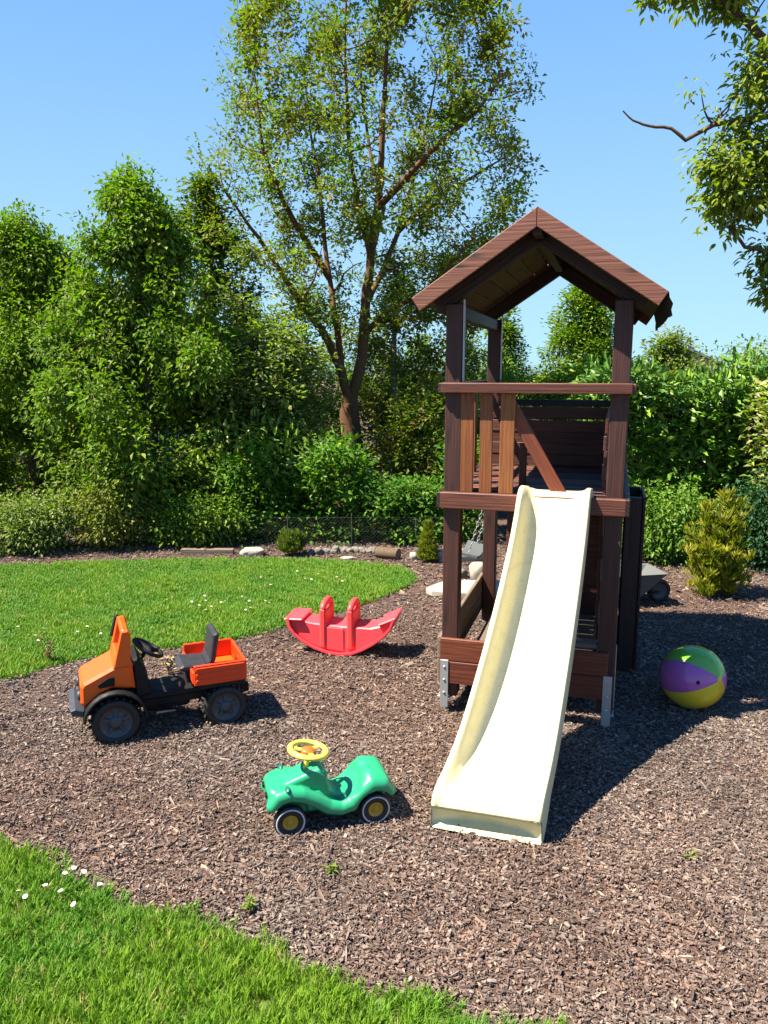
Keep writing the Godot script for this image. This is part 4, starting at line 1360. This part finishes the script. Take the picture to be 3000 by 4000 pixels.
func build_plants() -> void:
	var c_small := leaf_clump(16, 0.16, 0.062, 0.036)
	var c_mid := leaf_clump(20, 0.19, 0.076, 0.044)
	var c_laurel := leaf_clump(13, 0.16, 0.105, 0.045, true)
	var c_ivy := leaf_clump(15, 0.15, 0.075, 0.04, true)
	var c_tall := leaf_clump(11, 0.13, 0.068, 0.042)
	var c_near := leaf_clump(10, 0.075, 0.05, 0.023, true, 0.3)
	var c_con := conifer_clump(16, 0.1, 0.016)
	var m_leaf := leaf_mat(Color.WHITE)
	var m_gloss := leaf_mat(Color.WHITE, Color(0.25, 0.32, 0.08), 0.32)
	var green := [Color(0.17, 0.27, 0.03), Color(0.215, 0.31, 0.034), Color(0.13, 0.22, 0.03), Color(0.25, 0.31, 0.04), Color(0.11, 0.19, 0.03)]
	var olive := [Color(0.204, 0.252, 0.048), Color(0.240, 0.276, 0.054), Color(0.168, 0.228, 0.048), Color(0.300, 0.216, 0.072), Color(0.192, 0.288, 0.048)]
	var palec := [Color(0.224, 0.269, 0.078), Color(0.179, 0.235, 0.062), Color(0.302, 0.336, 0.134), Color(0.123, 0.179, 0.045)]
	var laurel := [Color(0.08, 0.185, 0.02), Color(0.12, 0.24, 0.028), Color(0.055, 0.14, 0.02), Color(0.17, 0.29, 0.035)]
	var gold := [Color(0.274, 0.274, 0.023), Color(0.329, 0.310, 0.027), Color(0.203, 0.238, 0.023)]
	# tall tree
	var B := Vector3(-0.42, 0, -11.0)
	var V := func(a: Array) -> Array:
		var out := []
		for q in a: out.append(Vector3(q[0], q[1], q[2]) - B)
		return out
	var limbs := [
		[V.call([[-0.41, -0.05, -11.0], [-0.43, 0.45, -11.0], [-0.45, 0.95, -11.0], [-0.47, 1.45, -11.0]]), 0.155, 0.135],
		[V.call([[-0.47, 1.39, -11.0], [-0.58, 1.9, -10.95], [-0.81, 2.39, -10.9], [-1.17, 2.87, -10.8], [-1.45, 3.33, -10.7], [-1.72, 3.71, -10.6], [-1.99, 4.09, -10.5]]), 0.07, 0.012],
		[V.call([[-0.58, 1.9, -10.95], [-0.66, 2.53, -11.2], [-0.76, 3.17, -11.4], [-0.84, 3.81, -11.5], [-0.89, 4.42, -11.5], [-1.02, 5.16, -11.6], [-1.1, 6.0, -11.6]]), 0.05, 0.01],
		[V.call([[-0.47, 1.39, -11.0], [-0.3, 2.09, -11.0], [-0.25, 2.77, -11.0], [-0.18, 3.35, -10.9], [-0.09, 4.0, -10.9], [-0.03, 4.66, -10.8], [0.01, 5.38, -10.8], [0.04, 6.24, -10.8], [0.0, 7.1, -10.8]]), 0.082, 0.012],
		[V.call([[-0.25, 2.77, -11.0], [0.0, 3.29, -11.3], [0.2, 3.81, -11.5], [0.39, 4.46, -11.7], [0.59, 5.22, -11.8], [0.75, 6.03, -11.9]]), 0.045, 0.01],
		[V.call([[-0.28, 2.4, -11.0], [0.06, 2.68, -10.7], [0.42, 2.84, -10.5], [0.76, 3.11, -10.3], [1.1, 3.5, -10.2]]), 0.045, 0.012],
		[V.call([[-0.09, 4.0, -10.9], [0.3, 4.33, -10.6], [0.74, 4.69, -10.3], [1.11, 4.95, -10.1], [1.4, 5.3, -10.0]]), 0.05, 0.012],
		[V.call([[-0.76, 3.17, -11.4], [-1.04, 3.59, -10.9], [-1.3, 4.05, -10.6], [-1.48, 4.53, -10.3], [-1.53, 5.08, -10.2]]), 0.05, 0.012],
		[V.call([[-0.18, 3.35, -10.9], [-0.32, 3.92, -10.5], [-0.42, 4.51, -10.2], [-0.44, 5.12, -10.0], [-0.45, 5.78, -9.9], [-0.4, 6.6, -9.9]]), 0.038, 0.008],
		[V.call([[-0.18, 3.35, -10.9], [0.0, 4.13, -11.6], [-0.2, 4.99, -12.1], [-0.33, 5.86, -12.3], [-0.36, 6.76, -12.4]]), 0.038, 0.008],
		[V.call([[0.2, 3.81, -11.5], [0.66, 4.28, -11.7], [1.18, 4.55, -11.8], [1.71, 4.88, -11.9]]), 0.04, 0.01],
	]
	var env_tall := func() -> Vector3:
		while true:
			var y := rng.randf_range(2.6, 7.6)
			var w := 2.35 * sqrt(maxf(0.0, 1.0 - pow((y - 4.75) / (2.35 if y < 4.75 else 2.7), 2.0)))
			var d := Vector2(rng.randf_range(-1, 1), rng.randf_range(-1, 1))
			if d.length() > 1.0 or (y < 3.5 and absf(d.x) < 0.5 and rng.randf() < 0.5) or (d.length() < 0.45 and rng.randf() < 0.55): continue
			return Vector3(0.24 + d.x * w, y, d.y * w * 0.8)
		return Vector3.ZERO
	tree("tall_tree", "tall forked tree with sparse olive and bronze leaves", "", B, limbs, env_tall, 170, 1120, 5, 0.13, c_tall, m_leaf, olive, M.bark_red, 0.35, 0.65, 1.15, 0.5)
	# trees that taper upwards
	var conical := func(label: String, base: Vector3, h: float, w: float, n3: int, mesh: Mesh, cols: Array, lean: float, low: float, bark: Material) -> void:
		var lb := [[[Vector3(0, -0.05, 0), Vector3(0.02, h * 0.3, 0.02), Vector3(lean * 0.5, h * 0.65, 0), Vector3(lean, h * 0.97, 0)], 0.055 + 0.012 * h, 0.012]]
		var nz := noise(1.0, int(absf(base.x) * 100.0) + 3, 2)
		var env := func() -> Vector3:
			var f := 1.0 - pow(rng.randf(), 0.78)
			var r := w * pow(1.0 - f, 0.68) * (0.65 + 0.35 * smoothstep(0.0, 0.25, f)) * pow(rng.randf(), 0.42) * rng.randf_range(0.85, 1.12)
			var a := rng.randf() * TAU
			r *= 1.0 + 0.55 * nz.get_noise_3d(cos(a) * 1.6, f * 5.0, sin(a) * 1.6)
			return Vector3(cos(a) * r + lean * f, low + (h - low) * f + 0.05, sin(a) * r)
		tree("garden_tree", label, "trees behind the lawn", base, lb, env, 75, n3, 4, 0.17, mesh, m_leaf, cols, bark, 0.3, 0.7, 1.2, 0.74)
	conical.call("bright green conical tree with a dark slim trunk behind the lawn", Vector3(-2.82, 0, -9.5), 4.1, 1.75, 1250, c_small, green, 0.0, 0.35, M.bark)
	conical.call("broad yellow-green tree beside the house wall", Vector3(-4.65, 0, -10.4), 3.8, 2.0, 1250, c_small, [Color(0.18, 0.27, 0.03), Color(0.22, 0.3, 0.035), Color(0.14, 0.22, 0.028)], 0.1, 0.3, M.bark)
	conical.call("darker leafy tree half hidden behind the conical tree", Vector3(-2.45, 0, -11.8), 4.6, 1.0, 300, c_mid, [Color(0.15, 0.2, 0.03), Color(0.18, 0.21, 0.04), Color(0.11, 0.16, 0.024)], -0.1, 0.6, M.bark)
	conical.call("slender olive tree with a pale thin trunk behind the forked tree", Vector3(0.15, 0, -12.2), 3.5, 0.8, 190, c_tall, olive, 0.0, 1.0, M.bark_pale)
	conical.call("leafy tree between the slender pale-trunked tree and the tower", Vector3(1.0, 0, -12.4), 3.6, 1.1, 360, c_tall, olive, 0.0, 0.4, M.bark)
	conical.call("green conical tree framed by the tower's upper opening", Vector3(3.5, 0, -14.2), 3.3, 1.35, 420, c_mid, green, 0.0, 0.5, M.bark)
	conical.call("small green tree seen beside the tower's back post", Vector3(2.35, 0, -16.0), 3.05, 0.8, 200, c_mid, green, 0.0, 0.5, M.bark)
	conical.call("small grey-green tree peeping over the tall laurel hedge's end", Vector3(4.9, 0, -13.6), 2.55, 0.75, 160, c_mid, palec, 0.0, 0.4, M.bark)
	# bushes
	shrub("pale_bush", "tall pale-leaved bush between conical and forked trees", "bush", "", Vector3(-1.55, 0.5, -9.9), Vector3(0.85, 2.2, 0.7), 950, c_mid, m_leaf, palec, 0, 0.3)
	shrub("glossy_bush", "green bush growing under the tall pale-leaved bush", "bush", "", Vector3(-1.5, 0, -9.3), Vector3(1.1, 1.35, 0.5), 700, c_laurel, m_gloss, green, 0, 0.25)
	shrub("olive_bush", "olive bush below the fork of the tall tree", "bush", "", Vector3(0.85, 0.1, -10.6), Vector3(0.8, 1.7, 0.6), 650, c_mid, m_leaf, olive, 0, 0.3)
	shrub("laurel_hedge", "low dense green hedge behind the edging stones", "hedge", "", Vector3(-0.35, 0, -9.0), Vector3(1.5, 0.86, 0.4), 1150, c_ivy, m_leaf, laurel, 2, 0.95, 0.6, 1.2)
	shrub("laurel_hedge", "tall glossy laurel hedge behind the wheelbarrow and golden conifer", "hedge", "", Vector3(3.95, 0, -8.7), Vector3(1.7, 1.83, 0.6), 2300, c_laurel, m_gloss, laurel, 2, 0.3)
	shrub("round_bush", "rounded yellow-green bush rising behind the tall laurel hedge", "bush", "", Vector3(4.75, 0, -10.6), Vector3(1.0, 2.3, 0.8), 900, c_small, m_leaf, [Color(0.17, 0.24, 0.035), Color(0.21, 0.26, 0.04)], 0, 0.2)
	shrub("back_hedge", "dense green hedge far behind the tower", "hedge", "", Vector3(1.9, 0, -12.9), Vector3(2.6, 1.75, 0.5), 1300, c_mid, m_leaf, green, 2, 0.35)
	shrub("back_hedge", "dense hedge closing the garden behind the conical tree", "hedge", "", Vector3(-3.6, 0, -11.9), Vector3(2.9, 1.6, 0.4), 1200, c_mid, m_leaf, green, 2, 0.35)
	shrub("back_hedge", "loose tall hedge closing the garden behind the forked tree", "hedge", "", Vector3(-0.4, 0, -13.6), Vector3(1.9, 2.25, 0.4), 900, c_mid, m_leaf, olive, 2, 0.6)
	shrub("variegated_bush", "bush with cream-edged pale leaves beside the tall laurel hedge", "bush", "", Vector3(4.1, 0.55, -7.7), Vector3(0.42, 1.35, 0.4), 300, c_mid, m_leaf, [Color(0.3, 0.33, 0.12), Color(0.2, 0.26, 0.07), Color(0.42, 0.42, 0.22)], 0, 0.35)
	shrub("feathery_shrub", "feathery light green shrub at the foot of the tall hedge", "shrub", "", Vector3(2.85, 0, -7.75), Vector3(0.5, 0.78, 0.35), 420, c_small, m_leaf, [Color(0.14, 0.26, 0.04), Color(0.18, 0.3, 0.045)], 0, 0.3, 0.5, 0.9)
	shrub("blue_conifer", "dark blue-green low shrub behind the golden conifer, beneath the variegated bush", "shrub", "", Vector3(3.75, 0, -7.5), Vector3(0.45, 0.9, 0.35), 420, c_small, m_leaf, [Color(0.03, 0.09, 0.04), Color(0.045, 0.12, 0.05)], 0, 0.3, 0.5, 0.9)
	shrub("golden_conifer", "golden yellow-green conifer growing from the bark mulch", "shrub", "", Vector3(2.84, 0, -6.5), Vector3(0.175, 0.72, 0.17), 560, c_con, m_leaf, gold, 0, 0.95, 0.5, 1.15)
	shrub("dwarf_cypress", "small flame-shaped yellow-green cypress in the mulch behind the tower", "shrub", "", Vector3(0.44, 0, -7.7), Vector3(0.1, 0.41, 0.1), 420, c_con, m_leaf, [Color(0.22, 0.25, 0.03), Color(0.28, 0.29, 0.035)], 1, 0.1, 0.35, 0.6)
	shrub("ball_shrub", "small round yellow-tipped shrub among the edging stones", "shrub", "", Vector3(-0.96, 0, -7.98), Vector3(0.13, 0.26, 0.12), 260, c_con, m_leaf, [Color(0.12, 0.16, 0.03), Color(0.2, 0.24, 0.05)], 0, 0.2, 0.4, 0.7)
	shrub("yellow_shrub", "yellow-tinged bushy shrub under the conical tree", "shrub", "", Vector3(-2.95, 0, -8.35), Vector3(0.36, 0.78, 0.3), 420, c_small, m_leaf, [Color(0.23, 0.25, 0.05), Color(0.16, 0.2, 0.035), Color(0.27, 0.26, 0.06)], 0, 0.35, 0.5, 0.9)
	shrub("mixed_shrub", "low leafy shrub at the lawn's back corner", "shrub", "", Vector3(-3.75, 0, -8.2), Vector3(0.5, 0.6, 0.35), 450, c_small, m_leaf, palec, 0, 0.35, 0.5, 0.95)
	shrub("mixed_shrub", "low green shrub between the yellow shrub and edging stones", "shrub", "", Vector3(-2.15, 0, -8.5), Vector3(0.55, 0.55, 0.3), 420, c_small, m_leaf, green, 0, 0.35, 0.5, 0.95)
	# overhanging tree on the right, its trunk outside the view
	var OB := Vector3(3.7, 0, -4.7)
	var W := func(a: Array) -> Array:
		var out := []
		for q in a: out.append(Vector3(q[0], q[1], q[2]) - OB)
		return out
	var ol := [
		[W.call([[3.7, -0.05, -4.7], [3.66, 1.2, -4.72], [3.5, 2.3, -4.7], [3.2, 3.0, -4.65]]), 0.11, 0.08],
		[W.call([[3.2, 3.0, -4.65], [2.7, 3.35, -4.6], [2.06, 3.63, -4.6], [1.77, 3.86, -4.6], [1.4, 4.1, -4.55]]), 0.032, 0.01],
		[W.call([[3.5, 2.3, -4.7], [2.9, 2.75, -4.7], [2.45, 2.9, -4.65], [2.1, 3.0, -4.6]]), 0.04, 0.01],
		[W.call([[2.7, 3.35, -4.6], [2.2, 3.3, -4.7], [1.8, 3.22, -4.6], [1.65, 3.14, -4.6], [1.57, 3.2, -4.6], [1.44, 3.215, -4.6], [1.36, 3.24, -4.6], [1.3, 3.29, -4.6]]), 0.017, 0.004],
		[W.call([[2.45, 2.9, -4.65], [2.2, 2.55, -4.6], [2.02, 2.58, -4.6], [1.93, 2.68, -4.6], [1.87, 2.73, -4.6], [1.86, 2.79, -4.6]]), 0.016, 0.003],
		[W.call([[3.2, 3.0, -4.65], [3.3, 3.7, -4.5], [3.1, 4.3, -4.4]]), 0.05, 0.015],
	]
	var env_over := func() -> Vector3:
		var k := rng.randf()
		var c := Vector3(2.12, 3.4, -4.6)
		var s := Vector3(0.42, 0.42, 0.4)
		if k < 0.28:
			c = Vector3(1.98, 2.98, -4.6); s = Vector3(0.26, 0.2, 0.3)
		elif k < 0.36:
			c = Vector3(2.26, 2.45, -4.6); s = Vector3(0.16, 0.14, 0.16)
		elif k < 0.62:
			c = Vector3(2.75, 3.5, -4.6); s = Vector3(0.6, 0.6, 0.5)
		elif k < 0.72:
			c = Vector3(1.8, 3.95, -4.55); s = Vector3(0.4, 0.13, 0.3)
		elif k < 0.8:
			c = Vector3(1.62, 3.9, -4.6); s = Vector3(0.3, 0.1, 0.2)
		return c + rand_dir() * s * pow(rng.randf(), 0.4) - OB
	tree("hazel_tree", "overhanging hazel branches with twisted bare twigs, beside the tower roof", "", OB, ol, env_over, 60, 470, 3, 0.12, c_near, leaf_mat(Color.WHITE, Color(0.95, 1.0, 0.3)), [Color(0.22, 0.31, 0.045), Color(0.28, 0.36, 0.055), Color(0.17, 0.25, 0.04)], M.bark, 0.0, 0.7, 1.2)

func build_garden() -> void:
	# a row of stones along the back edge of the lawn
	for i in 22:
		var f := i / 21.0
		var x := lerpf(-0.78, 0.02, f) + rng.randf_range(-0.02, 0.02)
		if i > 19: x += 0.12
		stone("edging_stone", "small grey stone in the row edging the back bed", "stone", "edging stones behind the lawn", Vector3(x, 0, -8.02 - 0.12 * sin(f * 3.0) + rng.randf_range(-0.03, 0.03)), Vector3(rng.randf_range(0.06, 0.11), rng.randf_range(0.05, 0.085), 0.08), 100 + i, M.rock, rng.randf() * 3.0)
	stone("flat_stone", "flat pale slab stone lying near the ball-shaped shrub", "stone", "", Vector3(-1.37, 0, -8.0), Vector3(0.24, 0.09, 0.14), 61, M.rock_pale, 0.2)
	stone("flat_stone", "tiny flat pale stone at the lawn's back edge", "stone", "", Vector3(-0.37, 0, -7.83), Vector3(0.15, 0.03, 0.08), 62, M.rock_pale, 0.1)
	stone("pale_stone", "pale round stone between the log and the dwarf cypress", "stone", "", Vector3(0.3, 0, -7.8), Vector3(0.08, 0.09, 0.08), 63, M.rock_pale)
	stone("pale_stone", "pale round stone between the dwarf cypress and the tower", "stone", "", Vector3(0.6, 0, -7.8), Vector3(0.08, 0.09, 0.08), 64, M.rock_pale)
	# a half-round log
	var lg := thing("log", "short cut log with a pale end at the bed's edge", "log", Vector3(0.04, 0.0, -7.86), -28.0)
	var st := new_st()
	var ring := []
	for e in [-0.12, 0.12]:
		var r := []
		for j in 14:
			var a := TAU * j / 14.0
			r.append(Vector3(e, 0.055 + 0.06 * sin(a), 0.065 * cos(a)))
		ring.append(r)
	loft(st, ring, true, false, true)
	part(st, "bark", M.bark, lg)
	for e in [-0.1205, 0.1205]:
		var es := new_st()
		lathe(es, [[0.06, 0.0], [0.0002, 0.0]], 14, Transform3D(Basis(Vector3.BACK, PI / 2), Vector3(e, 0.055, 0)))
		part(es, "cut_end", M.wood_grey, lg)
	box_part("timber", Vector3.ZERO, Vector3(0.55, 0.06, 0.08), M.wood_grey, self).position = Vector3(-1.85, 0.03, -8.05)
	meta(get_node("timber"), "grey weathered timber lying along the shaded bed", "timber")
	# pale slabs and stones behind the tower
	var sl := new_st()
	var ol := []
	for i in 14:
		var a := TAU * i / 14.0
		ol.append(Vector2(cos(a) * 0.42 * rng.randf_range(0.9, 1.08), sin(a) * 0.22 * rng.randf_range(0.9, 1.08)))
	extrude(sl, ol, -0.03, 0.03, 0.008, Transform3D(Basis(Vector3.RIGHT, PI / 2), Vector3.ZERO))
	var so := part(sl, "stone_slab", M.rock_pale, self)
	so.position = Vector3(0.8, 0.026, -6.62)
	so.rotation.y = 0.1
	meta(so, "pale oval stone slab on the mulch behind the tower", "stone slab")
	stone("upright_stone", "pale upright block of stone beside the oval slab", "stone", "", Vector3(0.86, 0, -7.0), Vector3(0.15, 0.2, 0.1), 66, M.rock_pale)
	stone("grey_stone", "grey rounded stone beside the pale upright block", "stone", "", Vector3(0.7, 0, -7.1), Vector3(0.13, 0.1, 0.1), 67, M.rock)
	stone("upright_stone", "low pale block of stone at the hedge foot", "stone", "", Vector3(0.75, 0, -7.75), Vector3(0.5, 0.14, 0.14), 68, M.rock_pale)
	# wire fence before the laurel
	var fn := thing("wire_fence", "low wire mesh fence before the low hedge", "fence", Vector3(-0.75, 0, -8.42), 0.0)
	for i in 4:
		var ps := new_st()
		tube(ps, [Vector3(-1.0 + 0.7 * i, -0.05, 0), Vector3(-1.0 + 0.7 * i, 0.36, 0)], [0.007], 8)
		part(ps, "post", M.zinc_dull, fn)
	var ws := new_st()
	for i in 56:
		var x := -1.05 + 0.04 * i
		for s in [-1.0, 1.0]:
			var a := Vector3(x, 0.02, 0.002 * s)
			var b := Vector3(x + s * 0.3, 0.32, 0.002 * s)
			tube(ws, [a, b], [0.0008], 4, false)
	for y in [0.02, 0.17, 0.325]: tube(ws, [Vector3(-1.3, y, 0), Vector3(1.45, y, 0)], [0.0016], 4)
	part(ws, "wire_mesh", M.zinc_dull, fn).set_meta("kind", "stuff")
	# small plants
	var m_red := leaf_mat(Color.WHITE, Color(0.4, 0.2, 0.15))
	seedling("red_seedling", "small dark red-leaved plant at the lawn edge by the truck", Vector3(-2.19, 0, -4.9), 0.2, 12, 0.04, 0.018, m_red, [Color(0.16, 0.05, 0.04), Color(0.12, 0.06, 0.04), Color(0.1, 0.1, 0.04)])
	seedling("flowering_seedling", "small purple and green plant beyond the truck's seat", Vector3(-1.36, 0, -4.72), 0.14, 16, 0.035, 0.018, m_red, [Color(0.16, 0.06, 0.12), Color(0.2, 0.08, 0.1), Color(0.12, 0.16, 0.04), Color(0.3, 0.28, 0.1)])
	var m_weed := leaf_mat(Color.WHITE)
	for w in [[-0.48, -2.5, 0.06, "yellow-green weed sprouting where lawn meets mulch", 12], [1.2, -2.8, 0.03, "tiny green weed in the open mulch beside the slide's foot", 8], [-0.2, -2.72, 0.04, "thin green weed in the mulch before the toy car", 7]]:
		seedling("weed", w[3], Vector3(w[0], 0, w[1]), w[2], w[4], 0.035, 0.008, m_weed, [Color(0.2, 0.27, 0.04), Color(0.14, 0.22, 0.03)])
	for q in [[-1.26, -2.5], [-1.19, -2.63], [-1.16, -2.67], [-1.12, -2.66], [-1.23, -2.58], [-1.17, -2.53], [-1.32, -2.54], [-1.1, -2.47], [-1.04, -2.58]]:
		daisy(Vector3(q[0], 0.003, q[1]), rng.randf_range(0.05, 0.065), "white daisy in the grass at the near lawn's mulch edge", "daisies in the near lawn")
	for i in 46:
		var q := Vector2(-1.15, -6.15) + Vector2(rng.randfn(0, 0.22), rng.randfn(0, 0.1))
		if i > 16: q = Vector2(-2.6, -5.35) + Vector2(rng.randfn(0, 0.3), rng.randfn(0, 0.16))
		if i > 34: q = Vector2(-0.55, -6.9) + Vector2(rng.randfn(0, 0.3), rng.randfn(0, 0.15))
		daisy(Vector3(q.x, 0.003, q.y), rng.randf_range(0.045, 0.06), "white daisy in the far lawn beyond the toys", "daisies in the far lawn")
	build_house("pale_house", "pale house with grey roof behind the broad yellow-green tree", Vector3(-7.6, 0, -15.5), 4.0, Vector3(6.5, 2.2, 5.0), 1.3, M.render, M.slate, [[-2.0, 1.3, 1.0, 1.1], [0.2, 1.3, 1.0, 1.1], [2.2, 1.3, 1.0, 1.1]])
	build_house("white_house", "far white house peeping over the tall laurel hedge", Vector3(15.4, 0, -42.0), 75.0, Vector3(6.0, 2.3, 3.0), 0.8, M.render, M.slate, [[-0.9, 1.4, 0.9, 1.0], [0.9, 1.4, 0.9, 1.0]])

func _ready() -> void:
	rng.seed = 20240511
	# camera
	var cam := Camera3D.new()
	cam.name = "camera"
	cam.fov = 66.1
	cam.near = 0.05
	cam.far = 400.0
	cam.position = Vector3(0, 1.9, 0)
	cam.rotation_degrees.x = -10.2
	add_child(cam)
	# sky, exposure
	var env := Environment.new()
	env.background_mode = Environment.BG_SKY
	var sky := Sky.new()
	var sm := ProceduralSkyMaterial.new()
	sm.sky_top_color = Color(0.23, 0.55, 0.94)
	sm.sky_horizon_color = Color(0.74, 0.92, 1.0)
	sm.sky_curve = 0.3
	sm.sky_energy_multiplier = 1.0
	sm.ground_bottom_color = Color(0.25, 0.24, 0.18)
	sm.ground_horizon_color = Color(0.45, 0.5, 0.45)
	sky.sky_material = sm
	env.sky = sky
	env.background_energy_multiplier = 0.31
	env.tonemap_mode = Environment.TONE_MAPPER_LINEAR
	env.tonemap_exposure = 3.6
	env.sdfgi_enabled = true
	env.ssao_enabled = true
	env.ssil_enabled = true
	var we := WorldEnvironment.new()
	we.name = "environment"
	we.environment = env
	add_child(we)
	# sun: high on the left, a little behind the camera
	var sun := DirectionalLight3D.new()
	sun.name = "sun"
	sun.light_energy = 1.6
	sun.light_color = Color(1.0, 0.95, 0.87)
	sun.light_angular_distance = 0.5
	sun.shadow_enabled = true
	add_child(sun)
	sun.look_at_from_position(Vector3.ZERO, Vector3(0.60, -1.0, -0.16), Vector3.UP)
	make_materials()
	M.zinc_dull = mat(lin(0.03, 0.035, 0.033), 0.7, 0.2)
	build_ground()
	build_plants()
	build_tower()
	build_slide()
	build_truck()
	build_car()
	build_rocker()
	build_ball()
	build_wheelbarrow()
	build_swing()
	build_garden()
